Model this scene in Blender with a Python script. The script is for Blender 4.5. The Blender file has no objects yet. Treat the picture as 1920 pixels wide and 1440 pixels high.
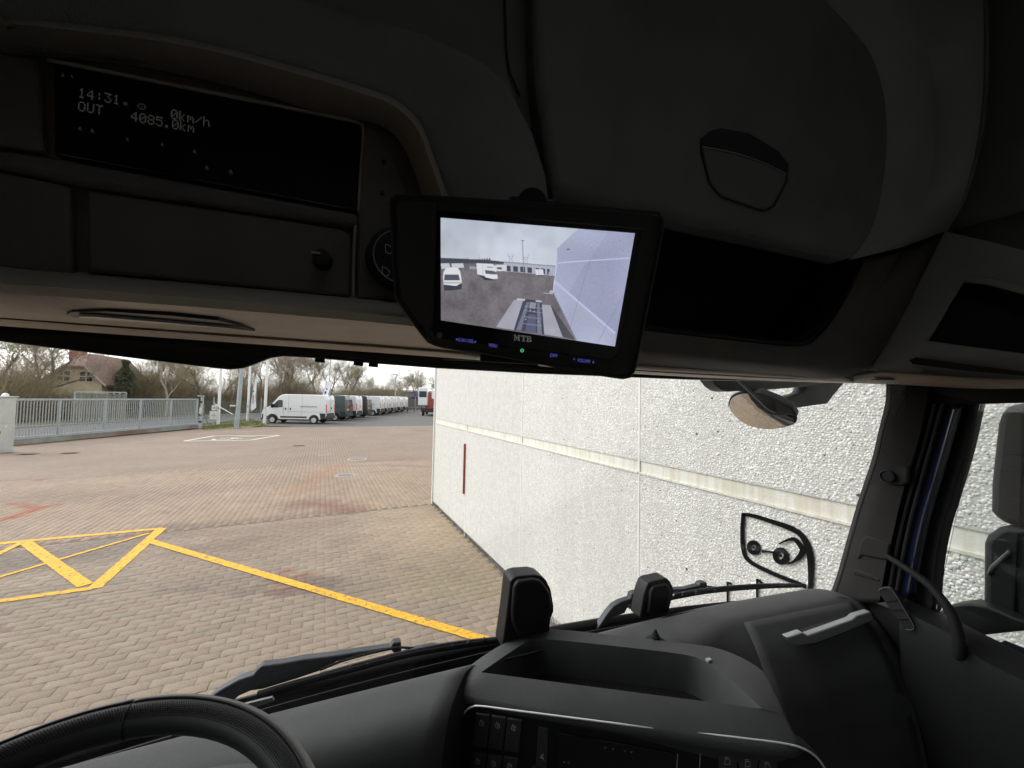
import bpy, bmesh, math, random
import numpy as np
from mathutils import Vector, Matrix

# ------------------------------------------------------------------ camera, sky, sun, exposure
S = bpy.context.scene
COL = S.collection
F, H, CX, CY = 721.0, 2.5, 960.0, 720.0          # focal length in photo pixels, eye height, image centre


def _basis():
    vp = (605.0, 741.0)                            # where the yard wall's lines meet
    s = math.tan(math.radians(1.15))
    d = np.array([(vp[0] - CX) / F, (vp[1] - CY) / F, 1.0]); d /= np.linalg.norm(d)
    h = np.array([(vp[0] + 1000 - CX) / F, (vp[1] + 1000 * s - CY) / F, 1.0])
    up = np.cross(d, h); up /= np.linalg.norm(up)
    if up[1] > 0: up = -up
    right = np.cross(d, -up)
    if right[0] < 0: right = -right
    return np.array([right, d, up])


R = _basis()
cam = bpy.data.cameras.new('camera'); camo = bpy.data.objects.new('camera', cam); COL.objects.link(camo)
cam.sensor_width = 36; cam.sensor_fit = 'HORIZONTAL'; cam.lens = F / 1920 * 36
cam.clip_start = 0.02; cam.clip_end = 900
camo.matrix_world = Matrix(((R[0][0], -R[0][1], -R[0][2], 0), (R[1][0], -R[1][1], -R[1][2], 0),
                            (R[2][0], -R[2][1], -R[2][2], H), (0, 0, 0, 1)))
S.camera = camo

SUN_EL, SUN_AZ = math.radians(46), math.radians(306)      # ahead of the cab, to the left, behind thin cloud
W = bpy.data.worlds.new('World'); S.world = W; W.use_nodes = True
wn = W.node_tree; wn.nodes.clear()
sky = wn.nodes.new('ShaderNodeTexSky'); sky.sky_type = 'NISHITA'; sky.sun_disc = False
sky.sun_elevation = SUN_EL; sky.sun_rotation = SUN_AZ
sky.air_density = 1.0; sky.dust_density = 1.2; sky.ozone_density = 1.0
hs = wn.nodes.new('ShaderNodeHueSaturation'); hs.inputs['Saturation'].default_value = 0.12
bg = wn.nodes.new('ShaderNodeBackground'); bg.inputs['Strength'].default_value = 0.15
wo = wn.nodes.new('ShaderNodeOutputWorld')
wn.links.new(sky.outputs[0], hs.inputs['Color']); wn.links.new(hs.outputs[0], bg.inputs['Color'])
wn.links.new(bg.outputs[0], wo.inputs[0])
sl = bpy.data.lights.new('sun', 'SUN'); sl.energy = .75; sl.angle = math.radians(40); sl.color = (1, .96, .9)
so = bpy.data.objects.new('sun', sl); COL.objects.link(so)
# sun_rotation turns clockwise from +Y seen from above
sdir = Vector((math.sin(SUN_AZ) * math.cos(SUN_EL), math.cos(SUN_AZ) * math.cos(SUN_EL), math.sin(SUN_EL)))
so.rotation_euler = (-sdir).to_track_quat('-Z', 'Y').to_euler()
vs = S.view_settings
vs.view_transform = 'Standard'; vs.look = 'None'; vs.gamma = 1.0; vs.use_curve_mapping = False
vs.exposure = 1.26
S.cycles.use_denoising = True
S.cycles.max_bounces = 10; S.cycles.diffuse_bounces = 5; S.cycles.transparent_max_bounces = 24
S.cycles.caustics_reflective = False; S.cycles.caustics_refractive = False
S.cycles.sample_clamp_indirect = 6.0

rng = random.Random(7)
nrg = np.random.default_rng(11)
TR = math.radians(5.5)                            # the lorry stands turned 5.5 degrees towards the wall
CT, ST = math.cos(TR), math.sin(TR)
EYE = np.array([0, 0, H])


def ray(px, py): return R @ np.array([(px - CX) / F, (py - CY) / F, 1.0])
def tray(px, py):
    x, y, z = ray(px, py); return np.array([x * CT - y * ST, x * ST + y * CT, z])
# points of the yard (world axes)
def G(px, py, z=0.0):
    r = ray(px, py); return EYE + r * ((z - H) / r[2])
def WX(px, py, x):
    r = ray(px, py); return EYE + r * (x / r[0])
def D(px, py, d): return EYE + ray(px, py) * d
# points of the cab (the lorry's own axes: x right, y forward)
def TX(px, py, x):
    r = tray(px, py); return EYE + r * (x / r[0])
def TY(px, py, y):
    r = tray(px, py); return EYE + r * (y / r[1])
def TZ(px, py, z):
    r = tray(px, py); return EYE + r * ((z - H) / r[2])
def TP(px, py, pt, n):
    r = tray(px, py); n = np.array(n); return EYE + r * (((np.array(pt) - EYE) @ n) / (r @ n))


# ------------------------------------------------------------------ materials
MATS = {}


def mat(name, col, rough=0.6, metal=0.0, var=0.12, vscale=8.0, bump=0.0, bscale=200.0, spec=0.5, emit=None,
        attr=None, coat=0.0, var2=0.0, v2scale=1.0, col2=None, v2r=(.42, .62)):
    if name in MATS: return MATS[name]
    m = bpy.data.materials.new(name); m.use_nodes = True; nt = m.node_tree; N = nt.nodes; L = nt.links
    p = N['Principled BSDF']
    p.inputs['Roughness'].default_value = rough; p.inputs['Metallic'].default_value = metal
    p.inputs['Specular IOR Level'].default_value = spec
    if coat: p.inputs['Coat Weight'].default_value = coat; p.inputs['Coat Roughness'].default_value = .08
    tc = N.new('ShaderNodeTexCoord')
    if attr:
        a = N.new('ShaderNodeAttribute'); a.attribute_name = attr; src = a.outputs['Color']
    else:
        c = N.new('ShaderNodeRGB'); c.outputs[0].default_value = (*col, 1); src = c.outputs[0]
    if col2 is not None:
        n = N.new('ShaderNodeTexNoise'); n.inputs['Scale'].default_value = v2scale; n.inputs['Detail'].default_value = 6
        L.new(tc.outputs['Object'], n.inputs['Vector'])
        mr = N.new('ShaderNodeMapRange'); mr.inputs[1].default_value = v2r[0]; mr.inputs[2].default_value = v2r[1]
        mr.inputs[4].default_value = var2; L.new(n.outputs['Fac'], mr.inputs[0])
        mx = N.new('ShaderNodeMixRGB'); L.new(mr.outputs[0], mx.inputs[0]); L.new(src, mx.inputs[1]); mx.inputs[2].default_value = (*col2, 1)
        src = mx.outputs[0]
    if var:
        n = N.new('ShaderNodeTexNoise'); n.inputs['Scale'].default_value = vscale; n.inputs['Detail'].default_value = 5
        L.new(tc.outputs['Object'], n.inputs['Vector'])
        mr = N.new('ShaderNodeMapRange'); mr.inputs[1].default_value = .25; mr.inputs[2].default_value = .75
        mr.inputs[3].default_value = 1 - var; mr.inputs[4].default_value = 1 + var; L.new(n.outputs['Fac'], mr.inputs[0])
        mx = N.new('ShaderNodeVectorMath'); mx.operation = 'SCALE'; L.new(src, mx.inputs[0]); L.new(mr.outputs[0], mx.inputs['Scale'])
        src = mx.outputs[0]
    L.new(src, p.inputs['Base Color'])
    if bump:
        n = N.new('ShaderNodeTexNoise'); n.inputs['Scale'].default_value = bscale; n.inputs['Detail'].default_value = 3
        L.new(tc.outputs['Object'], n.inputs['Vector'])
        b = N.new('ShaderNodeBump'); b.inputs['Strength'].default_value = bump; b.inputs['Distance'].default_value = .4 / bscale * 2
        L.new(n.outputs['Fac'], b.inputs['Height']); L.new(b.outputs[0], p.inputs['Normal'])
    if emit:
        p.inputs['Emission Color'].default_value = (*emit[0], 1); p.inputs['Emission Strength'].default_value = emit[1]
    MATS[name] = m
    return m


def glass_mat(name, tint=(.93, .96, .95), refl=1.0, rough=0.0):
    m = bpy.data.materials.new(name); m.use_nodes = True; nt = m.node_tree; nt.nodes.clear()
    o = nt.nodes.new('ShaderNodeOutputMaterial'); mix = nt.nodes.new('ShaderNodeMixShader')
    t = nt.nodes.new('ShaderNodeBsdfTransparent'); t.inputs[0].default_value = (*tint, 1)
    g = nt.nodes.new('ShaderNodeBsdfGlossy'); g.inputs['Roughness'].default_value = rough
    f = nt.nodes.new('ShaderNodeFresnel'); f.inputs[0].default_value = 1.45
    k = nt.nodes.new('ShaderNodeMath'); k.operation = 'MULTIPLY'; k.inputs[1].default_value = refl
    nt.links.new(f.outputs[0], k.inputs[0]); nt.links.new(k.outputs[0], mix.inputs[0])
    nt.links.new(t.outputs[0], mix.inputs[1]); nt.links.new(g.outputs[0], mix.inputs[2]); nt.links.new(mix.outputs[0], o.inputs[0])
    return m


def emis(name, col, strength):
    m = bpy.data.materials.new(name); m.use_nodes = True; nt = m.node_tree; nt.nodes.clear()
    o = nt.nodes.new('ShaderNodeOutputMaterial'); e = nt.nodes.new('ShaderNodeEmission')
    e.inputs[0].default_value = (*col, 1); e.inputs[1].default_value = strength; nt.links.new(e.outputs[0], o.inputs[0])
    return m


M_DASH = mat('dash_plastic', (.054, .0555, .057), .58, spec=.24, bump=.7, bscale=620, var=.14, vscale=14)
M_DASHD = mat('dash_plastic_dark', (.010, .0105, .011), .55, spec=.2, bump=.3, bscale=900, var=.06)
M_TRIM = mat('taupe_plastic', (.30, .255, .21), .6, bump=.6, bscale=500, var=.10, vscale=18)
M_HEAD = mat('header_plastic', (.55, .475, .40), .6, bump=.6, bscale=500, var=.10, vscale=18)
M_TRIMD = mat('dark_taupe_plastic', (.125, .108, .092), .65, spec=.25, bump=.6, bscale=500, var=.12, vscale=16)
M_LINER = mat('roof_fabric', (.165, .165, .16), .9, bump=1.0, bscale=420, var=.14, vscale=9, spec=.2)
M_LIGHTER = mat('grey_side_plastic', (.31, .31, .30), .65, bump=.6, bscale=700, var=.08)
M_BLACK = mat('black_plastic', (.010, .010, .011), .5, spec=.3, var=.1)
M_RUBBER = mat('black_rubber', (.011, .011, .012), .7, spec=.2, var=.15, vscale=60, bump=.2, bscale=300)
M_GLOSS = mat('gloss_black', (.006, .006, .008), .12, var=0)
M_LEATHER = mat('wheel_leather', (.020, .020, .021), .5, bump=.25, bscale=700, var=.08)
M_LEATHER2 = mat('wheel_leather_rim', (.060, .061, .066), .45, bump=.15, bscale=700, var=.08)
M_CHROME = mat('satin_chrome', (.82, .83, .84), .30, metal=.45, var=0)
M_SILVER = mat('silver_plastic', (.33, .34, .35), .38, metal=.25, var=.05)
M_NAVY = mat('navy_paint', (.006, .009, .026), .25, coat=.6, var=.05)
M_PILLAR = mat('pillar_plastic', (.024, .0228, .022), .65, spec=.12, bump=.6, bscale=620, var=.12, vscale=14)
M_MIRROR = mat('mirror_glass', (.86, .86, .86), .02, metal=1, var=0)
M_GLASS = glass_mat('windscreen_glass', (.95, .965, .955), .10)
M_PANE = glass_mat('pane_glass', (.92, .95, .94), .8)


# ------------------------------------------------------------------ mesh helpers
def link(o, parent=None):
    COL.objects.link(o)
    if parent is not None: o.parent = parent
    return o


def tag(o, label=None, cat=None, group=None, kind=None):
    if label: o['label'] = label
    if cat: o['category'] = cat
    if group: o['group'] = group
    if kind: o['kind'] = kind
    return o


def empty(name, loc=(0, 0, 0), rz=0.0, label=None, cat=None, group=None):
    o = bpy.data.objects.new(name, None); COL.objects.link(o); o.location = loc; o.rotation_euler = (0, 0, rz)
    o.empty_display_size = .1
    return tag(o, label, cat, group)


class MB:
    def __init__(s): s.v = []; s.f = []
    def add(s, vs, fs):
        n = len(s.v); s.v += [tuple(map(float, p)) for p in vs]; s.f += [tuple(i + n for i in f) for f in fs]; return s
    def box(s, c, size, rz=0.0, M=None):
        hx, hy, hz = [k / 2 for k in size]
        pts = [(x, y, z) for z in (-hz, hz) for x, y in ((-hx, -hy), (hx, -hy), (hx, hy), (-hx, hy))]
        ca, sa = math.cos(rz), math.sin(rz)
        if M is None: pts = [(c[0] + x * ca - y * sa, c[1] + x * sa + y * ca, c[2] + z) for x, y, z in pts]
        else: pts = [tuple(M @ Vector((x + c[0], y + c[1], z + c[2]))) for x, y, z in pts]
        return s.add(pts, [(3, 2, 1, 0), (4, 5, 6, 7), (0, 1, 5, 4), (1, 2, 6, 5), (2, 3, 7, 6), (3, 0, 4, 7)])
    def tube(s, pts, r, n=8, cap=True, flat=None):
        pts = [Vector(p) for p in pts]; rs = r if isinstance(r, (list, tuple)) else [r] * len(pts)
        vs = []; fs = []
        t0 = (pts[1] - pts[0]).normalized(); a = t0.orthogonal().normalized() if flat is None else Vector(flat)
        for i, p in enumerate(pts):
            t = (pts[min(i + 1, len(pts) - 1)] - pts[max(i - 1, 0)]).normalized()
            a = (a - t * a.dot(t)).normalized(); b = t.cross(a)
            for k in range(n):
                an = 2 * math.pi * k / n; vs.append(p + (a * math.cos(an) + b * math.sin(an)) * rs[i])
        for i in range(len(pts) - 1):
            for k in range(n): fs.append((i * n + k, i * n + (k + 1) % n, (i + 1) * n + (k + 1) % n, (i + 1) * n + k))
        if cap: fs += [tuple(range(n))[::-1], tuple(range((len(pts) - 1) * n, len(pts) * n))]
        return s.add(vs, fs)
    def slab(s, pts, off):
        """closed outline pts (3D) pushed by the vector off"""
        n = len(pts); off = np.array(off, float); a = [np.array(p, float) for p in pts]; b = [p + off for p in a]
        return s.add(a + b, [tuple(range(n)), tuple(range(2 * n - 1, n - 1, -1))] + [(i, i + n, (i + 1) % n + n, (i + 1) % n) for i in range(n)])
    def grid(s, rows, close=False):
        n = len(rows[0]); vs = [p for r in rows for p in r]; fs = []
        for i in range(len(rows) - 1):
            for k in range(n if close else n - 1):
                fs.append((i * n + k, i * n + (k + 1) % n, (i + 1) * n + (k + 1) % n, (i + 1) * n + k))
        return s.add(vs, fs)
    def lathe(s, prof, M, n=24):
        rows = [[tuple(M @ Vector((r * math.cos(2 * math.pi * k / n), r * math.sin(2 * math.pi * k / n), z))) for k in range(n)] for r, z in prof]
        return s.grid(rows, True)
    def mesh(s, name):
        me = bpy.data.meshes.new(name); me.from_pydata(s.v, [], s.f); me.validate()
        bm = bmesh.new(); bm.from_mesh(me); bmesh.ops.recalc_face_normals(bm, faces=bm.faces); bm.to_mesh(me); bm.free()
        return me
    def obj(s, name, m, parent=None, bevel=0, seg=2, smooth=False, sub=0, solid=0, label=None, kind=None, off=-1):
        me = s.mesh(name); o = bpy.data.objects.new(name, me); me.materials.append(m)
        link(o, parent)
        if solid:
            q = o.modifiers.new('solid', 'SOLIDIFY'); q.thickness = solid; q.offset = off
        if bevel:
            q = o.modifiers.new('bevel', 'BEVEL'); q.width = bevel; q.segments = seg; q.limit_method = 'ANGLE'; q.angle_limit = math.radians(30)
        if sub:
            q = o.modifiers.new('sub', 'SUBSURF'); q.levels = sub; q.render_levels = sub
        if smooth or bevel or sub:
            for p in me.polygons: p.use_smooth = True
            if not sub:
                try: me.set_sharp_from_angle(angle=math.radians(40))
                except Exception: pass
        if label: o['label'] = label
        if kind: o['kind'] = kind
        return o


def spline(pts, n):
    """Catmull-Rom through pts, n points evenly along it"""
    P = np.array(pts, float); Q = np.vstack([2 * P[0] - P[1], P, 2 * P[-1] - P[-2]]); out = []
    for i in range(1, len(Q) - 2):
        for t in np.linspace(0, 1, 12, endpoint=False):
            a, b, c, d = Q[i - 1:i + 3]
            out.append(.5 * ((2 * b) + (-a + c) * t + (2 * a - 5 * b + 4 * c - d) * t * t + (-a + 3 * b - 3 * c + d) * t ** 3))
    out.append(Q[-2]); out = np.array(out)
    L = np.r_[0, np.cumsum(np.linalg.norm(np.diff(out, axis=0), axis=1))]
    return np.array([[np.interp(q, L, out[:, k]) for k in range(out.shape[1])] for q in np.linspace(0, L[-1], n)])


def rowify(curves, n):
    return [[tuple(p) for p in spline(c, n)] for c in curves]


def raw_mesh(name, v, loops, starts, totals, col=None, smooth=False):
    """numpy arrays straight into a mesh; col = one colour per vertex"""
    me = bpy.data.meshes.new(name)
    me.vertices.add(len(v)); me.vertices.foreach_set('co', v.astype(np.float32).ravel())
    me.loops.add(len(loops)); me.loops.foreach_set('vertex_index', loops.astype(np.int32))
    me.polygons.add(len(starts)); me.polygons.foreach_set('loop_start', starts.astype(np.int32))
    me.polygons.foreach_set('loop_total', totals.astype(np.int32))
    me.update(calc_edges=True)
    if smooth: me.polygons.foreach_set('use_smooth', np.ones(len(starts), bool))
    if col is not None:
        a = me.attributes.new('Col', 'FLOAT_COLOR', 'POINT'); c = np.ones((len(v), 4), np.float32); c[:, :3] = col
        a.data.foreach_set('color', c.ravel())
    return me


def stamp(tv, tf, xf):
    """tv (n,3) template verts, tf template faces, xf (m,n,3) placed verts -> flat arrays"""
    m, n = xf.shape[:2]
    tl = np.array([i for f in tf for i in f]); tt = np.array([len(f) for f in tf])
    loops = (tl[None, :] + (np.arange(m) * n)[:, None]).ravel(); totals = np.tile(tt, m)
    starts = np.r_[0, np.cumsum(totals)[:-1]]
    return xf.reshape(-1, 3), loops, starts, totals


# ================================================================== THE YARD (world axes: y along the wall, x towards it)
# ---------------------------------------------------------------- ground sheets
M_EARTH = mat('earth', (.13, .115, .07), .95, var=.3, vscale=.6, col2=(.10, .12, .04), var2=.7, v2scale=.25)
M_SAND = mat('joint_sand', (.155, .122, .095), .95, var=.25, vscale=30)
M_ASPH = mat('asphalt', (.105, .105, .11), .9, var=.2, vscale=3, bump=.4, bscale=60)
M_GRAVEL = mat('gravel', (.12, .113, .105), .95, var=.35, vscale=12, bump=.8, bscale=40)
M_VERGE = mat('verge_grass', (.14, .13, .045), .95, var=.35, vscale=4, col2=(.20, .15, .06), var2=.6, v2scale=1.5)
M_KERB = mat('kerb_concrete', (.30, .29, .27), .85, var=.2, vscale=6)


def sheet(name, pts, z, m, kind='structure'):
    mb = MB(); mb.add([(p[0], p[1], z) for p in pts], [tuple(range(len(pts)))])
    o = mb.obj(name, m); o['kind'] = kind; return o


sheet('ground', [(-450, -200), (450, -200), (450, 600), (-450, 600)], -.05, M_EARTH)
gd = np.array([.43, .90]); gd /= np.linalg.norm(gd); gn = np.array([-gd[1], gd[0]])       # along the gate / away from the yard
g0 = np.array([-12.2, 24.96])


def GP(a, b): return g0 + gd * a + gn * b                     # a metres along the gate line, b metres out to the road


M_BRICKFAR = mat('pavers_far', (.266, .199, .152), .85, var=.12, vscale=.5, col2=(.248, .168, .126), var2=.5, v2scale=.35)
nt = M_BRICKFAR.node_tree; bt = nt.nodes.new('ShaderNodeTexBrick'); tcn = nt.nodes.new('ShaderNodeTexCoord')
mp = nt.nodes.new('ShaderNodeMapping'); mp.inputs['Rotation'].default_value = (0, 0, math.pi / 2)
nt.links.new(tcn.outputs['Object'], mp.inputs[0]); nt.links.new(mp.outputs[0], bt.inputs['Vector'])
bt.inputs['Color1'].default_value = (1, 1, 1, 1); bt.inputs['Color2'].default_value = (.88, .88, .88, 1); bt.inputs['Mortar'].default_value = (.45, .42, .4, 1)
bt.inputs['Scale'].default_value = 1; bt.inputs['Brick Width'].default_value = .225; bt.inputs['Row Height'].default_value = .1125; bt.inputs['Mortar Size'].default_value = .007
pb = nt.nodes['Principled BSDF']; src = pb.inputs['Base Color'].links[0].from_socket
mm = nt.nodes.new('ShaderNodeMixRGB'); mm.blend_type = 'MULTIPLY'; mm.inputs[0].default_value = 1
nt.links.new(src, mm.inputs[1]); nt.links.new(bt.outputs['Color'], mm.inputs[2]); nt.links.new(mm.outputs[0], pb.inputs['Base Color'])
YS = 8.95                                                      # seam between the two laying directions
YF = 15.5                                                      # pavers are built stone by stone up to here
pavement = sheet('pavement', [(-30, -12), (2.6, -12), (2.6, 9.0), (12, 9.0), (12, YF), (-30, YF)], -.0052, M_SAND)
e1 = GP(-14, .65); e2 = GP(10.9, .65); e3 = GP(10.9, -.6)
far = MB(); far.add([(-28, YF, 0), (14, YF, 0), (14, 33.6, 0), (-1.6, 34.0, 0), (e3[0], e3[1], 0), (e2[0], e2[1], 0), (e1[0], e1[1], 0)], [tuple(range(7))])
far.obj('far_paving', M_BRICKFAR, pavement)
sheet('parking_gravel', [(-4.6, 36.4), (-1.6, 34.0), (14, 33.6), (40, 33), (60, 85), (12, 92)], -.004, M_GRAVEL)
sheet('road', [GP(-60, .8), GP(120, .8), GP(120, 9.6), GP(-60, 9.6)], -.02, M_ASPH)
kb = MB()
for b in (.7, 9.7):
    a_, b_ = GP(-60, b), GP(120, b); c_ = (a_ + b_) / 2
    kb.box((c_[0], c_[1], .03), (180, .14, .12), math.atan2(gd[1], gd[0]))
o = kb.obj('road_kerb', M_KERB, bevel=.015); o['kind'] = 'structure'

# ---------------------------------------------------------------- pavers
PA, PB = .225, .1125


def stone_template():
    amp = .0045
    top = [(-PA / 2 + PA / 4 * k, (amp if k % 2 else -amp)) for k in range(5)]
    g = .0004; ge = .0012
    outer = []
    for i, (u, z) in enumerate(top):
        uu = max(min(u, PA / 2 - ge), -PA / 2 + ge); outer.append((uu, -PB / 2 + g + z))
    for i, (u, z) in reversed(list(enumerate(top))):
        uu = max(min(u, PA / 2 - ge), -PA / 2 + ge); outer.append((uu, PB / 2 - g + z))
    v = []; n = len(outer)
    for u, w in outer: v.append((u, w, -.014))
    for u, w in outer: v.append((u, w, -.0018))
    for u, w in outer: v.append((u * (1 - .004 / PA * 2), w * (1 - .0035 / PB * 2), 0))
    f = [(i, (i + 1) % n, n + (i + 1) % n, n + i) for i in range(n)] + [(n + i, n + (i + 1) % n, 2 * n + (i + 1) % n, 2 * n + i) for i in range(n)]
    f.append(tuple(range(2 * n, 3 * n)))
    return np.array(v), f


TV, TF = stone_template()
M_PAVER = mat('paver', (.3, .24, .19), .82, attr='Col', var=.26, vscale=75, bump=.9, bscale=140)


def seg_dist(P, a, b):
    a = np.array(a[:2]); b = np.array(b[:2]); d = b - a; t = np.clip(((P - a) @ d) / (d @ d), 0, 1)
    return np.linalg.norm(P - a - t[:, None] * d, axis=1)


def vnoise(P, s, seed):
    """smooth value noise on the plane"""
    r = np.random.default_rng(seed); T = r.random((64, 64)); q = P * s; i = np.floor(q).astype(int); f = q - i; f = f * f * (3 - 2 * f)
    g = lambda a, b: T[(i[:, 0] + a) % 64, (i[:, 1] + b) % 64]
    return (g(0, 0) * (1 - f[:, 0]) + g(1, 0) * f[:, 0]) * (1 - f[:, 1]) + (g(0, 1) * (1 - f[:, 0]) + g(1, 1) * f[:, 0]) * f[:, 1]


# clay and tyre marks on the paving: (outline in photo, width m, strength, colour)
RED = np.array([.27, .085, .04]); BROWN = np.array([.135, .088, .070]); ORANGE = np.array([.27, .145, .085]); DARK = np.array([.125, .100, .085])
MARKS = []
def mark(px, w, st, c): MARKS.append(([G(*p)[:2] for p in px], w, st, c))
mark([(-10, 978), (30, 968), (62, 956), (95, 948)], .16, 1.0, RED)
mark([(22, 944), (50, 948), (70, 955)], .12, .9, RED)
mark([(75, 900), (108, 890), (150, 886), (205, 882)], .17, 1.0, RED)
mark([(170, 876), (190, 873)], .14, .5, RED)
mark([(225, 868), (270, 864), (298, 856)], .22, .8, RED)
mark([(300, 990), (480, 975), (600, 962), (680, 957)], .22, .5, BROWN)
mark([(560, 945), (610, 946), (650, 955)], .5, .85, np.array([.18, .090, .065]))
mark([(340, 1000), (440, 1000), (560, 985), (620, 978)], .38, .5, np.array([.20, .135, .105]))
mark([(480, 1010), (420, 1025), (330, 1035)], .30, .5, BROWN)
mark([(640, 868), (600, 890), (560, 920)], .55, .45, ORANGE)
mark([(530, 1071), (545, 1070)], .07, .9, RED)
mark([(555, 1080), (590, 1077)], .06, .9, RED)
mark([(520, 1088), (610, 1092)], .22, .75, BROWN)
mark([(528, 1100), (536, 1112)], .10, .8, RED)
mark([(460, 1120), (520, 1108), (580, 1100)], .28, .7, BROWN)
mark([(0, 1060), (100, 1060), (220, 1030)], .55, .5, DARK)
mark([(60, 1180), (200, 1130), (330, 1120)], .40, .42, DARK)
mark([(-10, 1290), (150, 1210), (230, 1180)], .35, .30, DARK)
mark([(760, 1065), (790, 1070)], .12, .4, BROWN)
mark([(810, 1020), (830, 1022)], .05, .5, RED)
mark([(700, 1050), (720, 1062)], .22, .3, BROWN)
mark([(660, 874), (720, 872), (812, 876)], .25, .35, DARK)
mark([(700, 885), (740, 882)], .2, .3, DARK)
mark([(820, 1080), (900, 1130)], .9, .3, np.array([.235, .20, .135]))
mark([(40, 1050), (200, 1020), (290, 1000)], .7, .55, DARK)
mark([(20, 1150), (260, 1150), (420, 1090)], .8, .35, DARK)
mark([(380, 1030), (480, 1020), (560, 1000)], .5, .35, np.array([.20, .140, .108]))
mark([(440, 1150), (560, 1130), (640, 1100)], .6, .3, DARK)
mark([(60, 930), (300, 930), (520, 900)], .8, .22, BROWN)


def ground_colour(P, base):
    c = base.copy()
    n1 = vnoise(P, .55, 3)[:, None]; n2 = vnoise(P, 2.2, 4)[:, None]
    warm = np.array([1.0, .93, .84]); c *= 1 + .22 * (n1 - .5) + .16 * (n2 - .5)
    green = np.clip((P[:, :1] - .2) / 2.2, 0, 1) * np.clip((13 - P[:, 1:2]) / 5, 0, 1); c *= 1 + green * np.array([.06, .06, -.04])       # paler and yellower towards the wall
    jag = vnoise(P, 9, 5) * .6 + vnoise(P, 30, 6) * .4
    for pts, w, st, col in MARKS:
        d = np.min([seg_dist(P, pts[i], pts[i + 1]) for i in range(len(pts) - 1)], axis=0)
        a = np.clip(1.35 - d / w - 1.1 * (jag - .35), 0, 1)[:, None] * st
        c = c * (1 - a) + col * a
    return c


def lay(u0, u1, v0, v1, alongx):
    """centres (x, y, rot) of stretcher-bond stones filling the rectangle x u0..u1, y v0..v1"""
    out = []
    if alongx:
        for r in range(int((v1 - v0) / PB)):
            y = v1 - PB * (r + .5); sh = (r % 2) * PA / 2
            for k in range(int((u1 - u0) / PA) + 1): out.append((u0 + sh + PA * k, y))
    else:
        for r in range(int((u1 - u0) / PB)):
            x = u0 + PB * (r + .5); sh = (r % 2) * PA / 2
            for k in range(int((v1 - v0) / PA) + 1): out.append((x, v0 + sh + PA * (k + .5)))
    return np.array(out)


def to_px(P):
    c = (np.c_[P, np.zeros(len(P))] - EYE) @ R; return np.c_[CX + F * c[:, 0] / c[:, 2], CY + F * c[:, 1] / c[:, 2], c[:, 2]]


A1 = lay(-9, 2.55, .4, YS - .012, True); A2 = lay(-22, 7.5, YS + .008, YF + .1, False)
allp = np.vstack([np.c_[A1, np.zeros(len(A1))], np.c_[A2, np.full(len(A2), math.pi / 2)]])
q = to_px(allp[:, :2])
keep = (q[:, 2] > .8) & (q[:, 0] > -420) & (q[:, 0] < 1300) & (q[:, 1] < 1850) & ~((allp[:, 0] > 2.47) & (allp[:, 1] < 9.06))
allp = allp[keep]; q = q[keep]
seen = (q[:, 0] > 5) & (q[:, 0] < 930) & (q[:, 1] < np.where(q[:, 0] < 400, 1385 - .2 * q[:, 0], 1305 - .2 * (q[:, 0] - 420)))
order = np.argsort(np.where(seen, q[:, 2], 1e9)); near = order[:300]; rest = np.setdiff1d(np.arange(len(allp)), near)


def base_cols(n):
    t = nrg.random((n, 1)); b = np.array([.262, .203, .151]) * (1 + .045 * nrg.standard_normal((n, 1)))
    return np.clip(b * (1 - .06 * (t > .90)) + np.array([.012, -.002, -.006]) * (nrg.random((n, 1)) - .4), .05, .6)


def place(idx):
    n = len(idx); a = allp[idx, 2] + nrg.normal(0, .006, n) + math.pi * nrg.integers(0, 2, n)
    dz = nrg.normal(-.0012, .0009, n); tx = nrg.normal(0, .004, (n, 2))
    ca, sa = np.cos(a), np.sin(a); V = TV[None]
    x = V[..., 0] * ca[:, None] - V[..., 1] * sa[:, None] + allp[idx, 0][:, None]
    y = V[..., 0] * sa[:, None] + V[..., 1] * ca[:, None] + allp[idx, 1][:, None]
    z = V[..., 2] + dz[:, None] + (x - allp[idx, 0][:, None]) * tx[:, :1] + (y - allp[idx, 1][:, None]) * tx[:, 1:]
    return np.stack([x, y, z], -1)


xf = place(rest); v, lo, stt, tot = stamp(TV, TF, xf)
bc = np.repeat(base_cols(len(rest)), len(TV), 0)
# the second field of paving is a little pinker
pink = (np.repeat(allp[rest, 2], len(TV)) > 1)[:, None]; bc = bc * np.where(pink, np.array([1.03, .972, .945]), 1.0)
me = raw_mesh('paver_field', v, lo, stt, tot, ground_colour(v[:, :2], bc)); me.materials.append(M_PAVER)
o = link(bpy.data.objects.new('paver_field', me), pavement); o['kind'] = 'stuff'
vars_ = []
for k in range(14):
    c0 = base_cols(1); me = raw_mesh('paver', *stamp(TV, TF, TV[None]), np.repeat(c0 * .99, len(TV), 0) * (1 + .05 * nrg.standard_normal((len(TV), 1))))
    me.materials.append(M_PAVER); vars_.append(me)
for i in near:
    o = bpy.data.objects.new('paver', vars_[rng.randrange(14)]); o.location = (allp[i, 0], allp[i, 1], nrg.normal(-.0012, .0011))
    o.rotation_euler = (nrg.normal(0, .006), nrg.normal(0, .006), allp[i, 2] + math.pi * rng.randrange(2)); link(o, pavement)
o = MB().box((-9, YS - .002, -.004), (24, .014, .012)).obj('seam_strip', M_SAND, pavement)

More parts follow.
